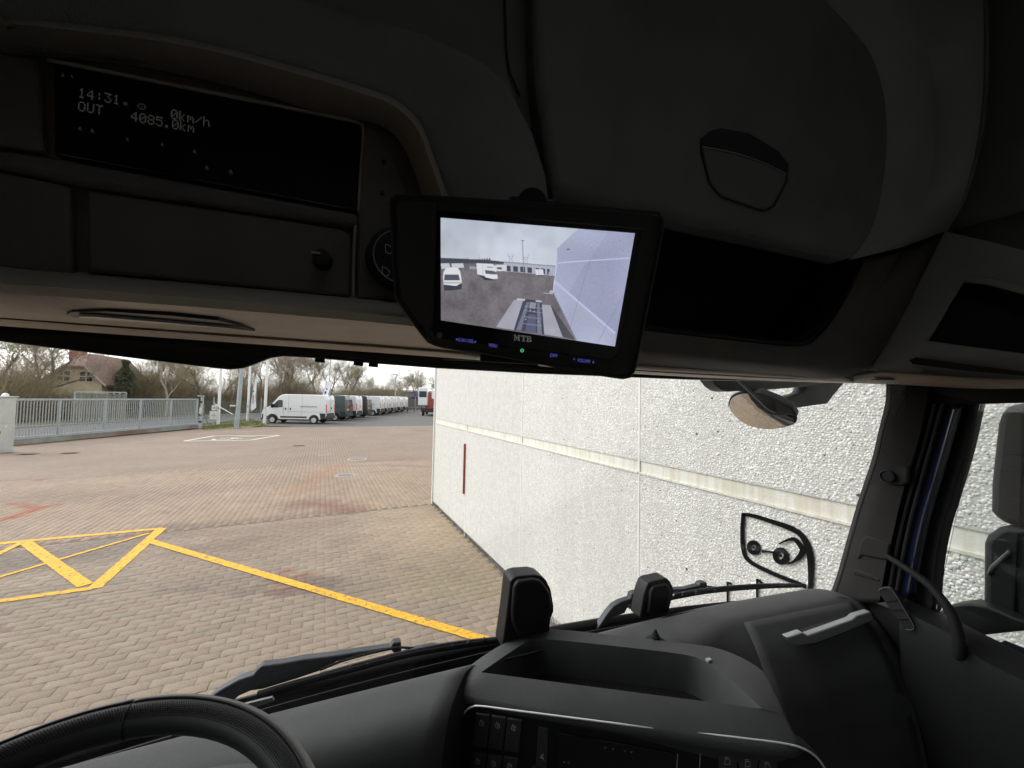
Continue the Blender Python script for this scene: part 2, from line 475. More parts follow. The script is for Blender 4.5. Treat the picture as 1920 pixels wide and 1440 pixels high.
# ---------------------------------------------------------------- paint on the paving
M_YEL = mat('yellow_paint', (.76, .41, .020), .75, var=.12, vscale=9, col2=(.22, .155, .09), var2=.85, v2scale=19, v2r=(.56, .66), bump=.5, bscale=120)
nt = M_YEL.node_tree; bt = nt.nodes.new('ShaderNodeTexBrick'); tcn = nt.nodes.new('ShaderNodeTexCoord'); nt.links.new(tcn.outputs['Object'], bt.inputs['Vector'])       # joints showing through the paint
bt.inputs['Color1'].default_value = (1, 1, 1, 1); bt.inputs['Color2'].default_value = (.9, .9, .9, 1); bt.inputs['Mortar'].default_value = (.55, .5, .45, 1)
bt.inputs['Scale'].default_value = 1; bt.inputs['Brick Width'].default_value = .225; bt.inputs['Row Height'].default_value = .1125; bt.inputs['Mortar Size'].default_value = .004
pb = nt.nodes['Principled BSDF']; src = pb.inputs['Base Color'].links[0].from_socket; mm = nt.nodes.new('ShaderNodeMixRGB'); mm.blend_type = 'MULTIPLY'; mm.inputs[0].default_value = .8
nt.links.new(src, mm.inputs[1]); nt.links.new(bt.outputs['Color'], mm.inputs[2]); nt.links.new(mm.outputs[0], pb.inputs['Base Color'])
M_WPAINT = mat('white_road_paint', (.66, .64, .58), .75, var=.1, vscale=10)
M_FADED = mat('faded_white_paint', (.36, .33, .30), .75, var=.2, vscale=10)
zlev = [.0040]


def paint_line(a, b, w, m, name='painted_line', z=None):
    a = np.array(a[:2]); b = np.array(b[:2]); d = (b - a) / np.linalg.norm(b - a); n = np.array([-d[1], d[0]]) * w / 2
    zlev[0] += .0006; z = z or zlev[0]; mb = MB(); L = np.linalg.norm(b - a); k = max(2, int(L / .06))
    # slightly ragged edges
    l = []; r = []
    for i in range(k + 1):
        p = a + (b - a) * i / k; l.append((*(p + n * (1 + rng.uniform(-.05, .05))), z)); r.append((*(p - n * (1 + rng.uniform(-.05, .05))), z))
    mb.grid([l, r]); return mb.obj(name, m, pavement)


apex = G(303, 991); foot = G(176, 1104); lineA = G(-30, 1022); lineB = G(-60, 1136)
paint_line(apex, lineA, .12, M_YEL)
paint_line(apex, foot, .15, M_YEL)
paint_line(G(175, 1103), lineB, .10, M_YEL)
paint_line(G(46, 1016), G(160, 1098), .14, M_YEL)
paint_line(G(280, 1000), G(-40, 1094), .07, M_YEL)
paint_line(G(48, 1014), G(-40, 1058), .09, M_YEL)
paint_line(G(278, 1014), G(990, 1224), .12, M_YEL)
# white bay with the wheelchair sign painted in it
qd = [G(345, 827.5), G(470, 825.5), G(524, 816.5), G(402, 817.5)]
for i in range(4): paint_line(qd[i], qd[(i + 1) % 4], .17, M_WPAINT, 'painted_bay_line')
bu = (qd[1] - qd[0])[:2] / np.linalg.norm((qd[1] - qd[0])[:2]); bv = (qd[3] - qd[0])[:2]
def BY(u, v):
    p = qd[0][:2] + (qd[1] - qd[0])[:2] * u + bv * v; return (p[0], p[1])
wc = [(.30, .30 + .0), (.36, .15), (.46, .12), (.56, .16), (.60, .30), (.55, .42)]
for a, b in zip(wc[:-1], wc[1:]): paint_line(BY(*a), BY(*b), .16, M_WPAINT, 'painted_wheelchair')
for a, b in (((.34, .42), (.52, .52)), ((.52, .52), (.60, .72)), ((.60, .72), (.80, .74)), ((.62, .36), (.70, .26)), ((.70, .26), (.76, .30))):
    paint_line(BY(*a), BY(*b), .15, M_WPAINT, 'painted_wheelchair')


def disc(c, r, name, m, label, cat, ring=.0):
    t = empty(name, (c[0], c[1], 0), 0, label, cat, 'manhole covers in the paving')
    MB().lathe([(0, .004), (r * .78, .004), (r * .8, .001)], Matrix(), 20).obj('lid', mat('iron_lid', (.15, .135, .12), .6, var=.2, vscale=9), t)
    MB().lathe([(r * .82, .001), (r * .83, .006), (r, .006), (r * 1.01, -.004)], Matrix(), 28).obj('ring', m, t)


disc(G(670, 861), .36, 'manhole_cover', M_FADED, 'round manhole cover with a pale rim, farther of the two large ones in the paving', 'manhole cover')
disc(G(648, 891), .30, 'manhole_cover', M_FADED, 'round manhole cover with a pale rim, the one nearest the truck', 'manhole cover')
disc(G(607, 853), .22, 'manhole_cover', M_FADED, 'small round manhole cover, leftmost and farthest in the paving', 'manhole cover')
for px, py, lab in ((52, 852, 'dark narrow drain grate in front of the grey gate cabinet'), (130, 850, 'short dark drain grate right of the one before the gate cabinet'), (560, 836, 'dark drain grate in the paving in front of the parked vans')):
    c = G(px, py); t = empty('drain_grate', (c[0], c[1], 0), 0, lab, 'drain grate', 'drain grates')
    MB().box((0, 0, .002), (.5, .34, .012)).obj('frame', mat('rust_iron', (.085, .055, .04), .8, var=.2), t, bevel=.003)
    sb = MB()
    for k in range(7): sb.box((-.18 + .06 * k, 0, .011), (.03, .26, .008))
    sb.obj('bar', M_RUBBER, t)

# ---------------------------------------------------------------- the white pebble-faced building
XW = 2.41
M_MATRIX = mat('pebble_matrix', (.50, .495, .47), .9, var=.12, vscale=10)
M_PEB = mat('pebbles', (.6, .6, .56), .7, attr='Col', var=.08, vscale=60)
M_BAND = mat('smooth_concrete', (.66, .65, .60), .85, var=.06, vscale=5, col2=(.50, .45, .34), var2=.6, v2scale=1.0, bump=.15, bscale=60)
for n_ in M_BAND.node_tree.nodes:                                # run-off streaks: the stain noise is stretched downwards
    if n_.type == 'TEX_NOISE' and abs(n_.inputs['Scale'].default_value - 1.0) < .01:
        mp = M_BAND.node_tree.nodes.new('ShaderNodeMapping'); mp.inputs['Scale'].default_value = (20, 24, 1.2)
        M_BAND.node_tree.links.new(n_.inputs['Vector'].links[0].from_socket, mp.inputs[0]); M_BAND.node_tree.links.new(mp.outputs[0], n_.inputs['Vector'])
M_CAULK = mat('joint_filler', (.66, .655, .62), .8, var=.08)
building = empty('concrete_building', (XW, 9, 0), 0, 'white building with pebble-faced concrete panels close beside the truck on the right', 'building')


def wpart(mb, name, m, par=building, **k):
    mb.v = [(x - XW, y - 9, z) for x, y, z in mb.v]; return mb.obj(name, m, par, **k)


JY = [9.0, 6.74, 4.575, 2.45, .32, -1.8, -3.95, -6.1]
ZR = [(0.0, 1.898), (2.002, 4.40), (4.50, 6.3)]


def dome(n, rings):
    v = [(math.cos(2 * math.pi * k / n), math.sin(2 * math.pi * k / n), 0) for k in range(n)]
    f = []
    if rings == 2:
        v += [(.72 * math.cos(2 * math.pi * (k + .5) / n), .72 * math.sin(2 * math.pi * (k + .5) / n), .72) for k in range(n)]; v.append((0, 0, 1))
        for k in range(n):
            k2 = (k + 1) % n; f += [(k, k2, n + k), (k2, n + k2, n + k), (n + k, n + k2, 2 * n)]
    else:
        v.append((0, 0, 1)); f = [(k, (k + 1) % n, n) for k in range(n)]
    return np.array(v), f


DN = dome(6, 2); DF = dome(6, 1)


def peb_cols(n, sd=.08):
    t = nrg.random((n, 1)); g = np.clip(.66 + sd * nrg.standard_normal((n, 1)), .2, .85)
    c = g * np.array([1.0, .995, .97]); c = np.where(t < .08, g * .75 * np.array([1, .98, .93]), c); c = np.where(t > .9985, np.array([[.06, .06, .055]]), c)
    return np.where((t > .95) & (t < .975), g * np.array([1.02, .93, .78]), c)


def pebble_sites(y0, y1, z0, z1, sp):
    ny, nz = int((y1 - y0) / sp), int((z1 - z0) / (sp * .87)); yy, zz = np.meshgrid(np.arange(ny), np.arange(nz))
    y = y0 + (yy + .5 * (zz % 2) + .25) * sp + nrg.normal(0, sp * .19, yy.shape); z = z0 + (zz + .5) * sp * .87 + nrg.normal(0, sp * .17, yy.shape)
    P = np.c_[y.ravel(), z.ravel()]; return P[(P[:, 0] > y0 + .008) & (P[:, 0] < y1 - .008) & (P[:, 1] > z0 + .006) & (P[:, 1] < z1 - .008)]


def wall_dirt(P):
    """rain streaks below the band and splash dirt above the paving"""
    s = vnoise(np.c_[P[:, 0] * 4.0, P[:, 1] * .35], 1, 51) * .6 + vnoise(np.c_[P[:, 0] * 13, P[:, 1] * .6], 1, 52) * .4; b = vnoise(P, .9, 53)
    f = 1 - .16 * np.clip(s - .45, 0, 1) * 2 - .10 * (b - .5) - .22 * np.clip(1 - P[:, 1] / (.18 + .2 * b), 0, 1)
    return f[:, None] * np.array([1, 1, 1]) + (1 - f)[:, None] * np.array([.25, .22, .14]) * .6


def pebbles(name, P, T, par, sp):
    n = len(P); rings = len(T[0]) > 8; r = sp * np.exp(nrg.normal(-.56, .22, n)).clip(.3, .85); asp = nrg.uniform(.66, 1, n); a = nrg.uniform(0, math.pi, n); h = r * nrg.uniform(.18, .32, n)
    V = T[0][None]; wob = 1 + .12 * nrg.standard_normal((n, V.shape[1]))
    u = V[..., 0] * r[:, None] * wob; w = V[..., 1] * (r * asp)[:, None] * wob
    y = u * np.cos(a)[:, None] - w * np.sin(a)[:, None] + P[:, :1]; z = u * np.sin(a)[:, None] + w * np.cos(a)[:, None] + P[:, 1:]
    x = XW - V[..., 2] * h[:, None] + .001
    xf = np.stack([x - XW, y - 9, z], -1); v, lo, st_, tt = stamp(T[0], T[1], xf)
    me = raw_mesh(name, v, lo, st_, tt, np.repeat(peb_cols(n, .05 if rings else .09) * wall_dirt(P), V.shape[1], 0), smooth=True); me.materials.append(M_PEB)
    o = link(bpy.data.objects.new(name, me), par); o['kind'] = 'stuff'; return o


single = 0
for zi, (z0, z1) in enumerate(ZR):
    for i in range(len(JY) - 1):
        y1, y0 = JY[i], JY[i + 1]
        mb = MB().box((XW + .10, (y0 + y1) / 2, (z0 + z1) / 2), (.2, y1 - y0 - .014, z1 - z0)); pn = wpart(mb, 'wall_panel', M_MATRIX)
        if zi < 2 and i < 5:
            zt = min(z1, 3.7); zb = .85 if (i >= 3 and zi == 0) else z0
            nearp = y0 < 3.5; sp = .0128 if i < 3 else .0148
            P = pebble_sites(max(y0, -.25) + .007, y1 - .007, zb, zt, sp)
            if i == 3:                                         # 300 stones seen largest, through the side window, are pieces of their own
                d = np.abs(P[:, 0] - .66) * 1.2 + np.abs(P[:, 1] - (2.27 if zi else 1.78)) * .55
                k = np.argsort(d)[:150]; Q = P[k]; P = np.delete(P, k, 0)
                if single == 0:
                    VM = []
                    for c_ in range(10):
                        w_ = 1 + .12 * nrg.standard_normal((1, len(DN[0]), 1)); me = raw_mesh('pebble', *stamp(DN[0], DN[1], DN[0][None] * w_), np.repeat(peb_cols(1), len(DN[0]), 0), True)
                        me.materials.append(M_PEB); VM.append(me)
                for yy, zz in Q:
                    o = bpy.data.objects.new('pebble', VM[rng.randrange(10)]); r = sp * min(.8, max(.33, math.exp(rng.gauss(-.56, .22))))
                    o.matrix_local = Matrix.Translation((.001, yy - 9, zz)) @ Matrix.Rotation(-math.pi / 2, 4, 'Y') @ Matrix.Rotation(rng.uniform(0, 3.1), 4, 'Z') @ Matrix.Diagonal((r, r * rng.uniform(.66, 1), r * rng.uniform(.4, .62), 1))
                    link(o, pn); single += 1
            pebbles('pebble_facing', P, DN if nearp else DF, pn, sp)
    if zi < 2:
        for i in range(len(JY) - 1):
            y1, y0 = JY[i], JY[i + 1]
            mb = MB().box((XW + .108, (y0 + y1) / 2, (z1 + ZR[zi + 1][0]) / 2), (.2, y1 - y0 - .012, ZR[zi + 1][0] - z1 - .004)); wpart(mb, 'concrete_band', M_BAND)
            mb = MB().box((XW + .09, (y0 + y1) / 2, z1 + .004), (.2, y1 - y0 - .014, .014)); wpart(mb, 'band_lip', M_BAND)
for y in JY[1:]: wpart(MB().box((XW + .097, y, 3.15), (.200, .020, 6.3)), 'joint_strip', M_CAULK)
wpart(MB().box((XW + .03, 9.012, 3.15), (.12, .05, 6.3)), 'corner_strip', M_CAULK, bevel=.006)
wpart(MB().box((XW + .03, 1.4, .02), (.06, 15.2, .10)), 'plinth_strip', mat('plinth', (.2, .19, .17), .9))
wpart(MB().box((XW + 12.2, 1.3, 3.1), (24, 15.3, 6.2)), 'building_body', M_BAND)
wpart(MB().box((XW + 12.1, 1.3, 6.37), (24.4, 15.6, .14)), 'roof_edge', mat('zinc', (.35, .36, .37), .5, metal=.5))
rs = WX(873, 832, XW); rs2 = WX(871, 926, XW)
wpart(MB().box((XW - .02, (rs[1] + rs2[1]) / 2, (rs[2] + rs2[2]) / 2), (.03, .035, rs[2] - rs2[2])), 'guide_strip', mat('faded_red', (.28, .055, .045), .6), label='faded red upright strip on the wall', bevel=.004)
# the sign painted on the panel: shield, car on two wheels, tops of letters
M_SIGN = mat('black_sign_paint', (.006, .006, .006), .9, spec=.08, var=.2, vscale=40)


def z4(x, y): return (1200 + x / 2.6667, 900 + y / 2.6667)
def stroke(mb, pts, w, closed=False):
    """flat ribbon on the wall; pts in photo zoom units, w metres (one or per point)"""
    P = [WX(*z4(*p), XW - .013) for p in pts]; P = spline([(p[1], p[2]) for p in P], max(8, len(P) * 6)) if len(P) > 2 else np.array([(p[1], p[2]) for p in P])
    w = [q * 1.4 for q in w] if isinstance(w, (list, tuple)) else w * 1.3
    ws = np.interp(np.linspace(0, 1, len(P)), np.linspace(0, 1, len(w)), w) if isinstance(w, (list, tuple)) else [w] * len(P)
    L = []; Rr = []
    for i, p in enumerate(P):
        d = P[min(i + 1, len(P) - 1)] - P[max(i - 1, 0)]; d = d / np.linalg.norm(d); n = np.array([-d[1], d[0]]) * ws[i] / 2
        L.append(p + n); Rr.append(p - n)
    f = [(XW - .013, *p) for p in L]; g = [(XW - .013, *p) for p in Rr]; h = [(XW - .009, *p) for p in Rr]; k = [(XW - .009, *p) for p in L]
    mb.grid([[a, b, c, d] for a, b, c, d in zip(f, g, h, k)], True)
    n = len(f); return mb


mb = MB()
stroke(mb, [(513, 172), (560, 178), (640, 202), (760, 245), (815, 288), (845, 360), (853, 450), (850, 560)], [.014, .017, .019, .022, .024, .022, .018, .015])
stroke(mb, [(515, 168), (510, 260), (516, 350), (545, 405), (660, 466), (830, 534)], [.016, .017, .020, .018, .017, .016])
wpart(mb, 'shield_outline', M_SIGN)
mb = MB()
for cx, cy, r, w in ((567, 338, 24, .020), (703, 380, 29, .021)):
    stroke(mb, [(cx + r * math.cos(t) * .97, cy + r * math.sin(t) * 1.05) for t in np.linspace(0, 2 * math.pi, 13)], w)
    stroke(mb, [(cx - 5, cy), (cx, cy - 1), (cx + 5, cy + 1)], .010)
wpart(mb, 'wheel_sign', M_SIGN)
mb = MB()
stroke(mb, [(607, 357), (640, 358), (672, 364)], [.012, .007, .010])
stroke(mb, [(693, 320), (730, 303), (768, 296), (797, 322), (812, 352), (800, 378), (780, 398), (760, 412), (735, 419)], [.004, .007, .010, .019, .022, .018, .014, .008, .005])
wpart(mb, 'car_sign', M_SIGN)
mb = MB()
for seg in (((437, 510), (437, 640)), ((433, 513), (457, 519)), ((437, 534), (452, 538)), ((585, 497), (585, 640)), ((583, 499), (603, 506)), ((603, 506), (608, 522)), ((608, 522), (586, 528))): stroke(mb, seg, .010)
wpart(mb, 'sign_lettering', M_SIGN)
# ---------------------------------------------------------------- sliding gate and its cabinet
M_GALV = mat('galvanised_steel', (.36, .40, .41), .55, metal=.35, var=.12, vscale=3)
M_SLAT = mat('gate_slat_paint', (.33, .35, .34), .6, metal=.2, var=.1, vscale=3)
M_BEAM = mat('gate_beam', (.30, .32, .28), .8, var=.2, vscale=2, col2=(.22, .10, .06), var2=.8, v2scale=.3)
M_CAB = mat('cabinet_grey', (.50, .51, .48), .6, var=.1, vscale=2)
ga = math.atan2(gd[1], gd[0])
gate = empty('sliding_gate', (g0[0], g0[1], 0), ga, 'long grey metal sliding gate of thin upright bars across the yard entrance', 'gate')
PX = [20, 111, 197, 263, 320, 369]; PYb = [836, 825.5, 816.5, 811, 806.5, 803]
stn = []
for px, py in zip(PX, PYb):
    r = ray(px, 780); n = gn; t = (g0 @ n) / (r[:2] @ n); p = r[:2] * t; stn.append((p - g0) @ gd)
GL = stn[-1]
for s in stn[1:]: MB().box((s, 0, 1.16), (.09, .07, 1.72)).obj('gate_post', M_GALV, gate, bevel=.006)
MB().box((GL / 2, 0, 2.03), (GL + .1, .09, .09)).obj('top_rail', M_GALV, gate, bevel=.008)
MB().box((GL / 2, 0, .31), (GL + .1, .11, .13)).obj('bottom_rail', M_GALV, gate, bevel=.008)
MB().box((GL / 2, .03, .12), (GL + .3, .14, .23)).obj('sill_beam', M_BEAM, gate, bevel=.01)
sm = MB().box((0, 0, 0), (.026, .03, 1.63)).mesh('slat'); sm.materials.append(M_SLAT)
a = .12
while a < GL - .05:
    if min(abs(a - s) for s in stn) > .06:
        o = bpy.data.objects.new('slat', sm); o.location = (a, 0, 1.18); link(o, gate)
    a += .118
e = empty('gate_end_post', (*GP(GL + .42, 0), 0), ga, 'grey steel catch post with guide rollers at the far end of the gate', 'post')
MB().box((0, 0, 1.12), (.12, .14, 2.24)).obj('post', M_GALV, e, bevel=.008)
MB().box((-.14, 0, 2.27), (.44, .18, .07)).obj('cap_plate', M_GALV, e, bevel=.006)
for z in (1.85, .95, .45): MB().box((-.16, -.02, z), (.16, .10, .12)).obj('guide_roller', M_BLACK, e, bevel=.02)
MB().box((-.18, -.05, 1.2), (.10, .10, .5)).obj('control_box', M_WPAINT, e, bevel=.01)
MB().tube([(.06, 0, 1.25), (1.15, .3, .05)], .035, 6).obj('brace', M_GALV, e)
cb = G(6, 848); c2 = G(-42, 852)
cab = empty('gate_cabinet', (cb[0] + .06, cb[1] + .1, 0), ga, 'pale grey gate drive cabinet with a white beacon at the left end of the gate', 'cabinet')
MB().box((-.28, .14, 1.08), (.66, .62, 2.16)).obj('housing', M_CAB, cab, bevel=.015)
MB().box((-.28, .14, 2.185), (.74, .70, .04)).obj('lid', M_CAB, cab, bevel=.01)
MB().box((-.28, -.176, 1.62), (.56, .02, .92)).obj('upper_door', M_CAB, cab, bevel=.006)
MB().box((-.28, -.176, .60), (.56, .02, 1.0)).obj('lower_door', M_CAB, cab, bevel=.006)
MB().box((-.26, -.195, 1.02), (.10, .03, .09)).obj('lock_plate', M_WPAINT, cab, bevel=.004)
MB().box((-.44, -.195, .80), (.07, .03, .12)).obj('handle', M_BLACK, cab, bevel=.01)
MB().lathe([(.10, 2.205), (.10, 2.24), (.085, 2.29), (.04, 2.33), (0, 2.335)], Matrix.Translation((-.18, 0, 0)), 14).obj('beacon', mat('white_beacon', (.8, .8, .8), .4), cab, smooth=True)

# ---------------------------------------------------------------- flagpoles, lamp posts, flags, small signs
M_WHITE = mat('white_lacquer', (.80, .80, .79), .35, var=.03, coat=.3)


def flagpole(px, py, lab, d=None, w=.06, hgt=9.5):
    c = G(px, py); t = empty('flagpole', (c[0], c[1], 0), 0, lab, 'flagpole', 'white flagpoles by the gate')
    k = MB().tube([(0, 0, 0), (0, 0, 3), (0, 0, hgt)], [w * 1.25, w * 1.1, w * .55], 12); k.obj('pole', M_WHITE, t, smooth=True)
    MB().lathe([(0, hgt + .09), (.06, hgt + .06), (.06, hgt), (0, hgt - .01)], Matrix(), 10).obj('finial', M_WHITE, t, smooth=True)
    MB().box((0, -w * 1.35, 1.35), (.03, .03, .22)).obj('cleat', M_BLACK, t, bevel=.005)


flagpole(409, 797, 'white flagpole nearest the gate end post', w=.085)
flagpole(464, 790, 'white flagpole in the middle, between the steel lamp post and the white beach flag', w=.085)
flagpole(496, 795, 'white flagpole directly in front of the nearest white van', w=.095)
c = G(443, 803.5); lp = empty('lamp_post', (c[0], c[1], 0), 0, 'thick galvanised steel lamp post standing on the grass by the flagpoles', 'lamp post')
MB().tube([(0, 0, 0), (.05, .02, 1.2), (.32, .1, 9)], [.155, .145, .09], 14).obj('post', M_GALV, lp, smooth=True)
MB().box((.75, .1, 9.05), (1.0, .25, .14)).obj('lamp_head', M_GALV, lp, bevel=.03)
MB().box((-.26, 0, 1.62), (.34, .16, .10)).obj('junction_box', M_WPAINT, lp, bevel=.01)
bp = G(402, 797); bm_ = empty('barrier_bar', (c[0] - .3, c[1], 0), 0, 'grey slanting bar running from a small post up beside the lamp post', 'barrier')
q0 = D(402, 757, 30.2) - np.array([c[0] - .3, c[1], 0]); q1 = D(436, 777, 27.2) - np.array([c[0] - .3, c[1], 0])
MB().tube([q0, q1], .032, 8).obj('bar', M_GALV, bm_)
MB().tube([(q0[0], q0[1], 0), (q0[0], q0[1], q0[2] + .12)], .045, 8).obj('post', M_GALV, bm_)
for (px0, py0, px1, py1, lab) in ((397, 760, 406, 769, 'small white notice board on the post left of the flagpole, upper one'), (393, 771, 407, 786, 'larger white notice board under the small one left of the flagpole')):
    dd = 29.6; A, B = D(px0, py1, dd), D(px1, py0, dd); t = empty('notice_board', (*A[:2], 0), 0, lab, 'notice board', 'white notice boards')
    u = D(px1, py1, dd) - A
    MB().slab([(0, 0, A[2]), (u[0], u[1], A[2]), (u[0], u[1], B[2]), (0, 0, B[2])], (-.02, .04, 0)).obj('board', M_WPAINT, t)
    MB().box((u[0] / 2, u[1] / 2 - .03, (A[2] + B[2]) / 2), (abs(u[0]) * .6, .01, .10), math.atan2(u[1], u[0])).obj('print', M_GALV, t)
    MB().tube([(u[0] * .5, u[1] * .5 + .05, 0), (u[0] * .5, u[1] * .5 + .05, B[2])], .03, 6).obj('post', M_GALV, t)


def beach_flag(base, outline, dd, lab, marks):
    t = empty('beach_flag', (*base[:2], 0), 0, lab, 'beach flag', 'white beach flags'); b = np.array([base[0], base[1], 0])
    P = [D(x, y, dd) - b for x, y in outline]; nrm = np.cross(P[1] - P[0], P[-1] - P[0]); nrm /= np.linalg.norm(nrm)
    MB().slab(P, nrm * .012).obj('cloth', mat('flag_cloth', (.78, .80, .84), .8), t)
    for poly, col in marks:
        Q = [D(x, y, dd) - b for x, y in poly]
        n2 = nrm if nrm @ (EYE - b) > 0 else -nrm
        MB().slab([p + n2 * .016 for p in Q], n2 * .002).obj('print', mat('flag_print_%d' % int(col[2] * 100), col, .8), t)
    k = len(outline) // 2; top = P[k]; sp = [(0, 0, 0), (0, 0, 1.0)] + [tuple(p) for p in P[:k + 1]]
    MB().tube(spline(sp, 14), .022, 6).obj('rod', M_GALV, t)


FB = G(482, 789)
FD = 30.3
beach_flag(G(471, 790), [(470, 771), (472, 745), (477, 715), (482, 699), (482, 706), (480, 740), (480, 764), (476, 768)], FD, 'white beach flag standing between two flagpoles', [([(474.6, 732), (476.3, 732), (476, 735), (474.4, 735)], (.05, .07, .25)), ([(474.6, 741), (475.8, 741), (475.0, 757), (474, 757)], (.05, .07, .25)), ([(478.5, 738), (479.6, 738), (478.8, 752), (477.8, 752)], (.75, .35, .2))])
FD2 = 42
beach_flag(G(604, 788), [(604.5, 743), (608, 731), (613, 717), (617, 714.5), (622.5, 715), (619, 729), (616, 736), (613, 743)], FD2, 'white beach flag leaning out above the roof of the nearest van', [([(609.5, 733), (613, 734.5), (611, 739), (608, 739)], (.05, .07, .25)), ([(612, 727.5), (614.5, 728.5), (613.5, 731.5), (611.5, 731)], (.05, .07, .25))])
for px, lab in ((741, 'slim street lamp standing beyond the row of vans'), (617, 'thin street lamp rising behind the vans before the trees')):
    dd = 62 if px == 741 else 55; p = D(px, 745, dd); t = empty('street_lamp', (p[0], p[1], 0), 0, lab, 'street lamp', 'far street lamps')
    hh = D(px, 703 if px == 741 else 674, dd)[2]
    MB().tube([(0, 0, 0), (0, 0, hh)], [.10, .06], 8).obj('pole', M_GALV, t); MB().box((-.1, 0, hh + .05), (.75, .3, .14)).obj('lamp_head', M_GALV, t, bevel=.03)

# ---------------------------------------------------------------- grass strip, wire fence
gp = [G(380, 806), G(452, 803.5), G(500, 797), G(505, 792), G(470, 786), G(440, 788), G(378, 796)]
sheet('grass_strip', [p[:2] for p in gp], .012, M_VERGE)
tv = []; tf = []
for k in range(3800):
    i = rng.random(); j = rng.random(); a_ = gp[0] * (1 - i) + gp[2] * i; b_ = gp[6] * (1 - i) + gp[4] * i; p = a_ * (1 - j) + b_ * j
    w = rng.uniform(.01, .025); hh = rng.uniform(.05, .17); an = rng.uniform(0, 6.28); lx, ly = rng.gauss(0, .05), rng.gauss(0, .05); n = len(tv)
    tv += [(p[0] - w * math.cos(an), p[1] - w * math.sin(an), 0), (p[0] + w * math.cos(an), p[1] + w * math.sin(an), 0), (p[0] + lx, p[1] + ly, hh)]; tf.append((n, n + 1, n + 2))
mb = MB(); mb.add(tv, tf); me = bpy.data.meshes.new('grass'); me.from_pydata(mb.v, [], mb.f); me.materials.append(mat('grass_blades', (.17, .19, .05), .9, var=.3, vscale=3))
tag(link(bpy.data.objects.new('grass', me)), 'yellowish green grass around the feet of the flagpoles', 'grass', kind='stuff')
M_WIRE = mat('fence_wire', (.20, .21, .20), .6, metal=.4)
fence = empty('wire_fence', (*GP(GL + .7, 1.2), 0), 0, 'grey wire mesh fence running along the road behind the flagpoles and the vans', 'fence')
F0 = GP(GL + .7, 1.2); mb = MB(); n = 0
fl = 46.0
for k in range(int(fl / .16)):
    for sgn in (1, -1):
        a0 = k * .16; a1 = a0 + sgn * 1.0
        P = GP(GL + .7 + a0, 1.2) - F0; Q = GP(GL + .7 + a1, 1.2) - F0
        mb.tube([(P[0], P[1], .05), (Q[0], Q[1], 1.85)], .004, 3, cap=False)
for z in (.05, .95, 1.85):
    Q = GP(GL + .7 + fl, 1.2) - F0; mb.tube([(0, 0, z), (Q[0], Q[1], z)], .008, 4)
mb.obj('wire_mesh', M_WIRE, fence, kind='stuff')
k = 2.4
while k < fl:
    P = GP(GL + .7 + k, 1.2) - F0; MB().tube([(P[0], P[1], 0), (P[0], P[1], 2.15)], .035, 6).obj('fence_post', M_GALV, fence); k += 2.9
# low rail and dark fence beyond the last van
t = empty('low_rail', (*G(764, 772)[:2], 0), 0, 'low dark rail on short posts beyond the last white van', 'rail'); b0 = G(764, 772)
r0 = G(764, 772) - b0; r1 = G(815, 772) - b0
mb = MB().tube([(r0[0], r0[1], .75), (r1[0], r1[1], .75)], .05, 6); mb.obj('rail', M_KERB, t)
for i in range(5):
    p = r0 + (r1 - r0) * i / 4; MB().tube([(p[0], p[1], 0), (p[0], p[1], .85)], .09, 6).obj('short_post', mat('dark_post', (.05, .04, .035), .8), t)
p0, p1 = D(700, 742, 66), D(822, 748, 78)
t = empty('dark_fence', (*p0[:2], 0), 0, 'long dark fence closing the far end of the parking area', 'fence'); e_ = p1 - p0; L = np.linalg.norm(e_[:2]); an = math.atan2(e_[1], e_[0])
t.rotation_euler = (0, 0, an)
for i in range(14): MB().box((L * (i + .5) / 14, 0, 1.15), (L / 14 - .06, .06, 2.1)).obj('panel', mat('fence_board', (.12, .11, .10), .9, var=.2, vscale=2), t)
p0, p1 = D(706, 742, 110), D(822, 744, 120)
t = empty('far_shed', (*p0[:2], 0), math.atan2((p1 - p0)[1], (p1 - p0)[0]), 'low grey shed with a pale roof far beyond the parked vans', 'shed'); L = np.linalg.norm((p1 - p0)[:2])
MB().box((L / 2, 4, 2.0), (L, 8, 4.0)).obj('wall', mat('shed_wall', (.20, .17, .15), .9, var=.15, vscale=.4), t)
MB().box((L / 2, 4, 4.25), (L + .8, 8.8, .45)).obj('roof', mat('shed_roof', (.5, .5, .5), .7), t)
for i in range(6): MB().box((L * (i + .5) / 6, -.02, 1.7), (2.2, .06, 1.6)).obj('window', M_GLOSS, t)

# ---------------------------------------------------------------- panel vans
M_VW = mat('van_white', (.74, .75, .75), .3, var=.02, coat=.5)
M_VG = mat('van_dark_green', (.045, .065, .068), .3, var=.05, coat=.5)
M_VP = mat('van_black', (.022, .018, .022), .25, var=.05, coat=.6)
M_BUMP = mat('bumper_plastic', (.025, .025, .027), .6, var=.1)
M_TYRE = mat('tyre', (.018, .018, .018), .85, var=.2)
M_RIM = mat('wheel_cover', (.55, .56, .57), .35, metal=.4)
M_VGLASS = mat('van_glass', (.02, .026, .028), .08, var=0)
M_TAIL = mat('tail_light', (.45, .02, .02), .25, var=0)
M_PLATE = mat('yellow_plate', (.75, .62, .08), .5, var=0)
M_SEAM = mat('panel_gap', (.10, .10, .10), .7, var=0)


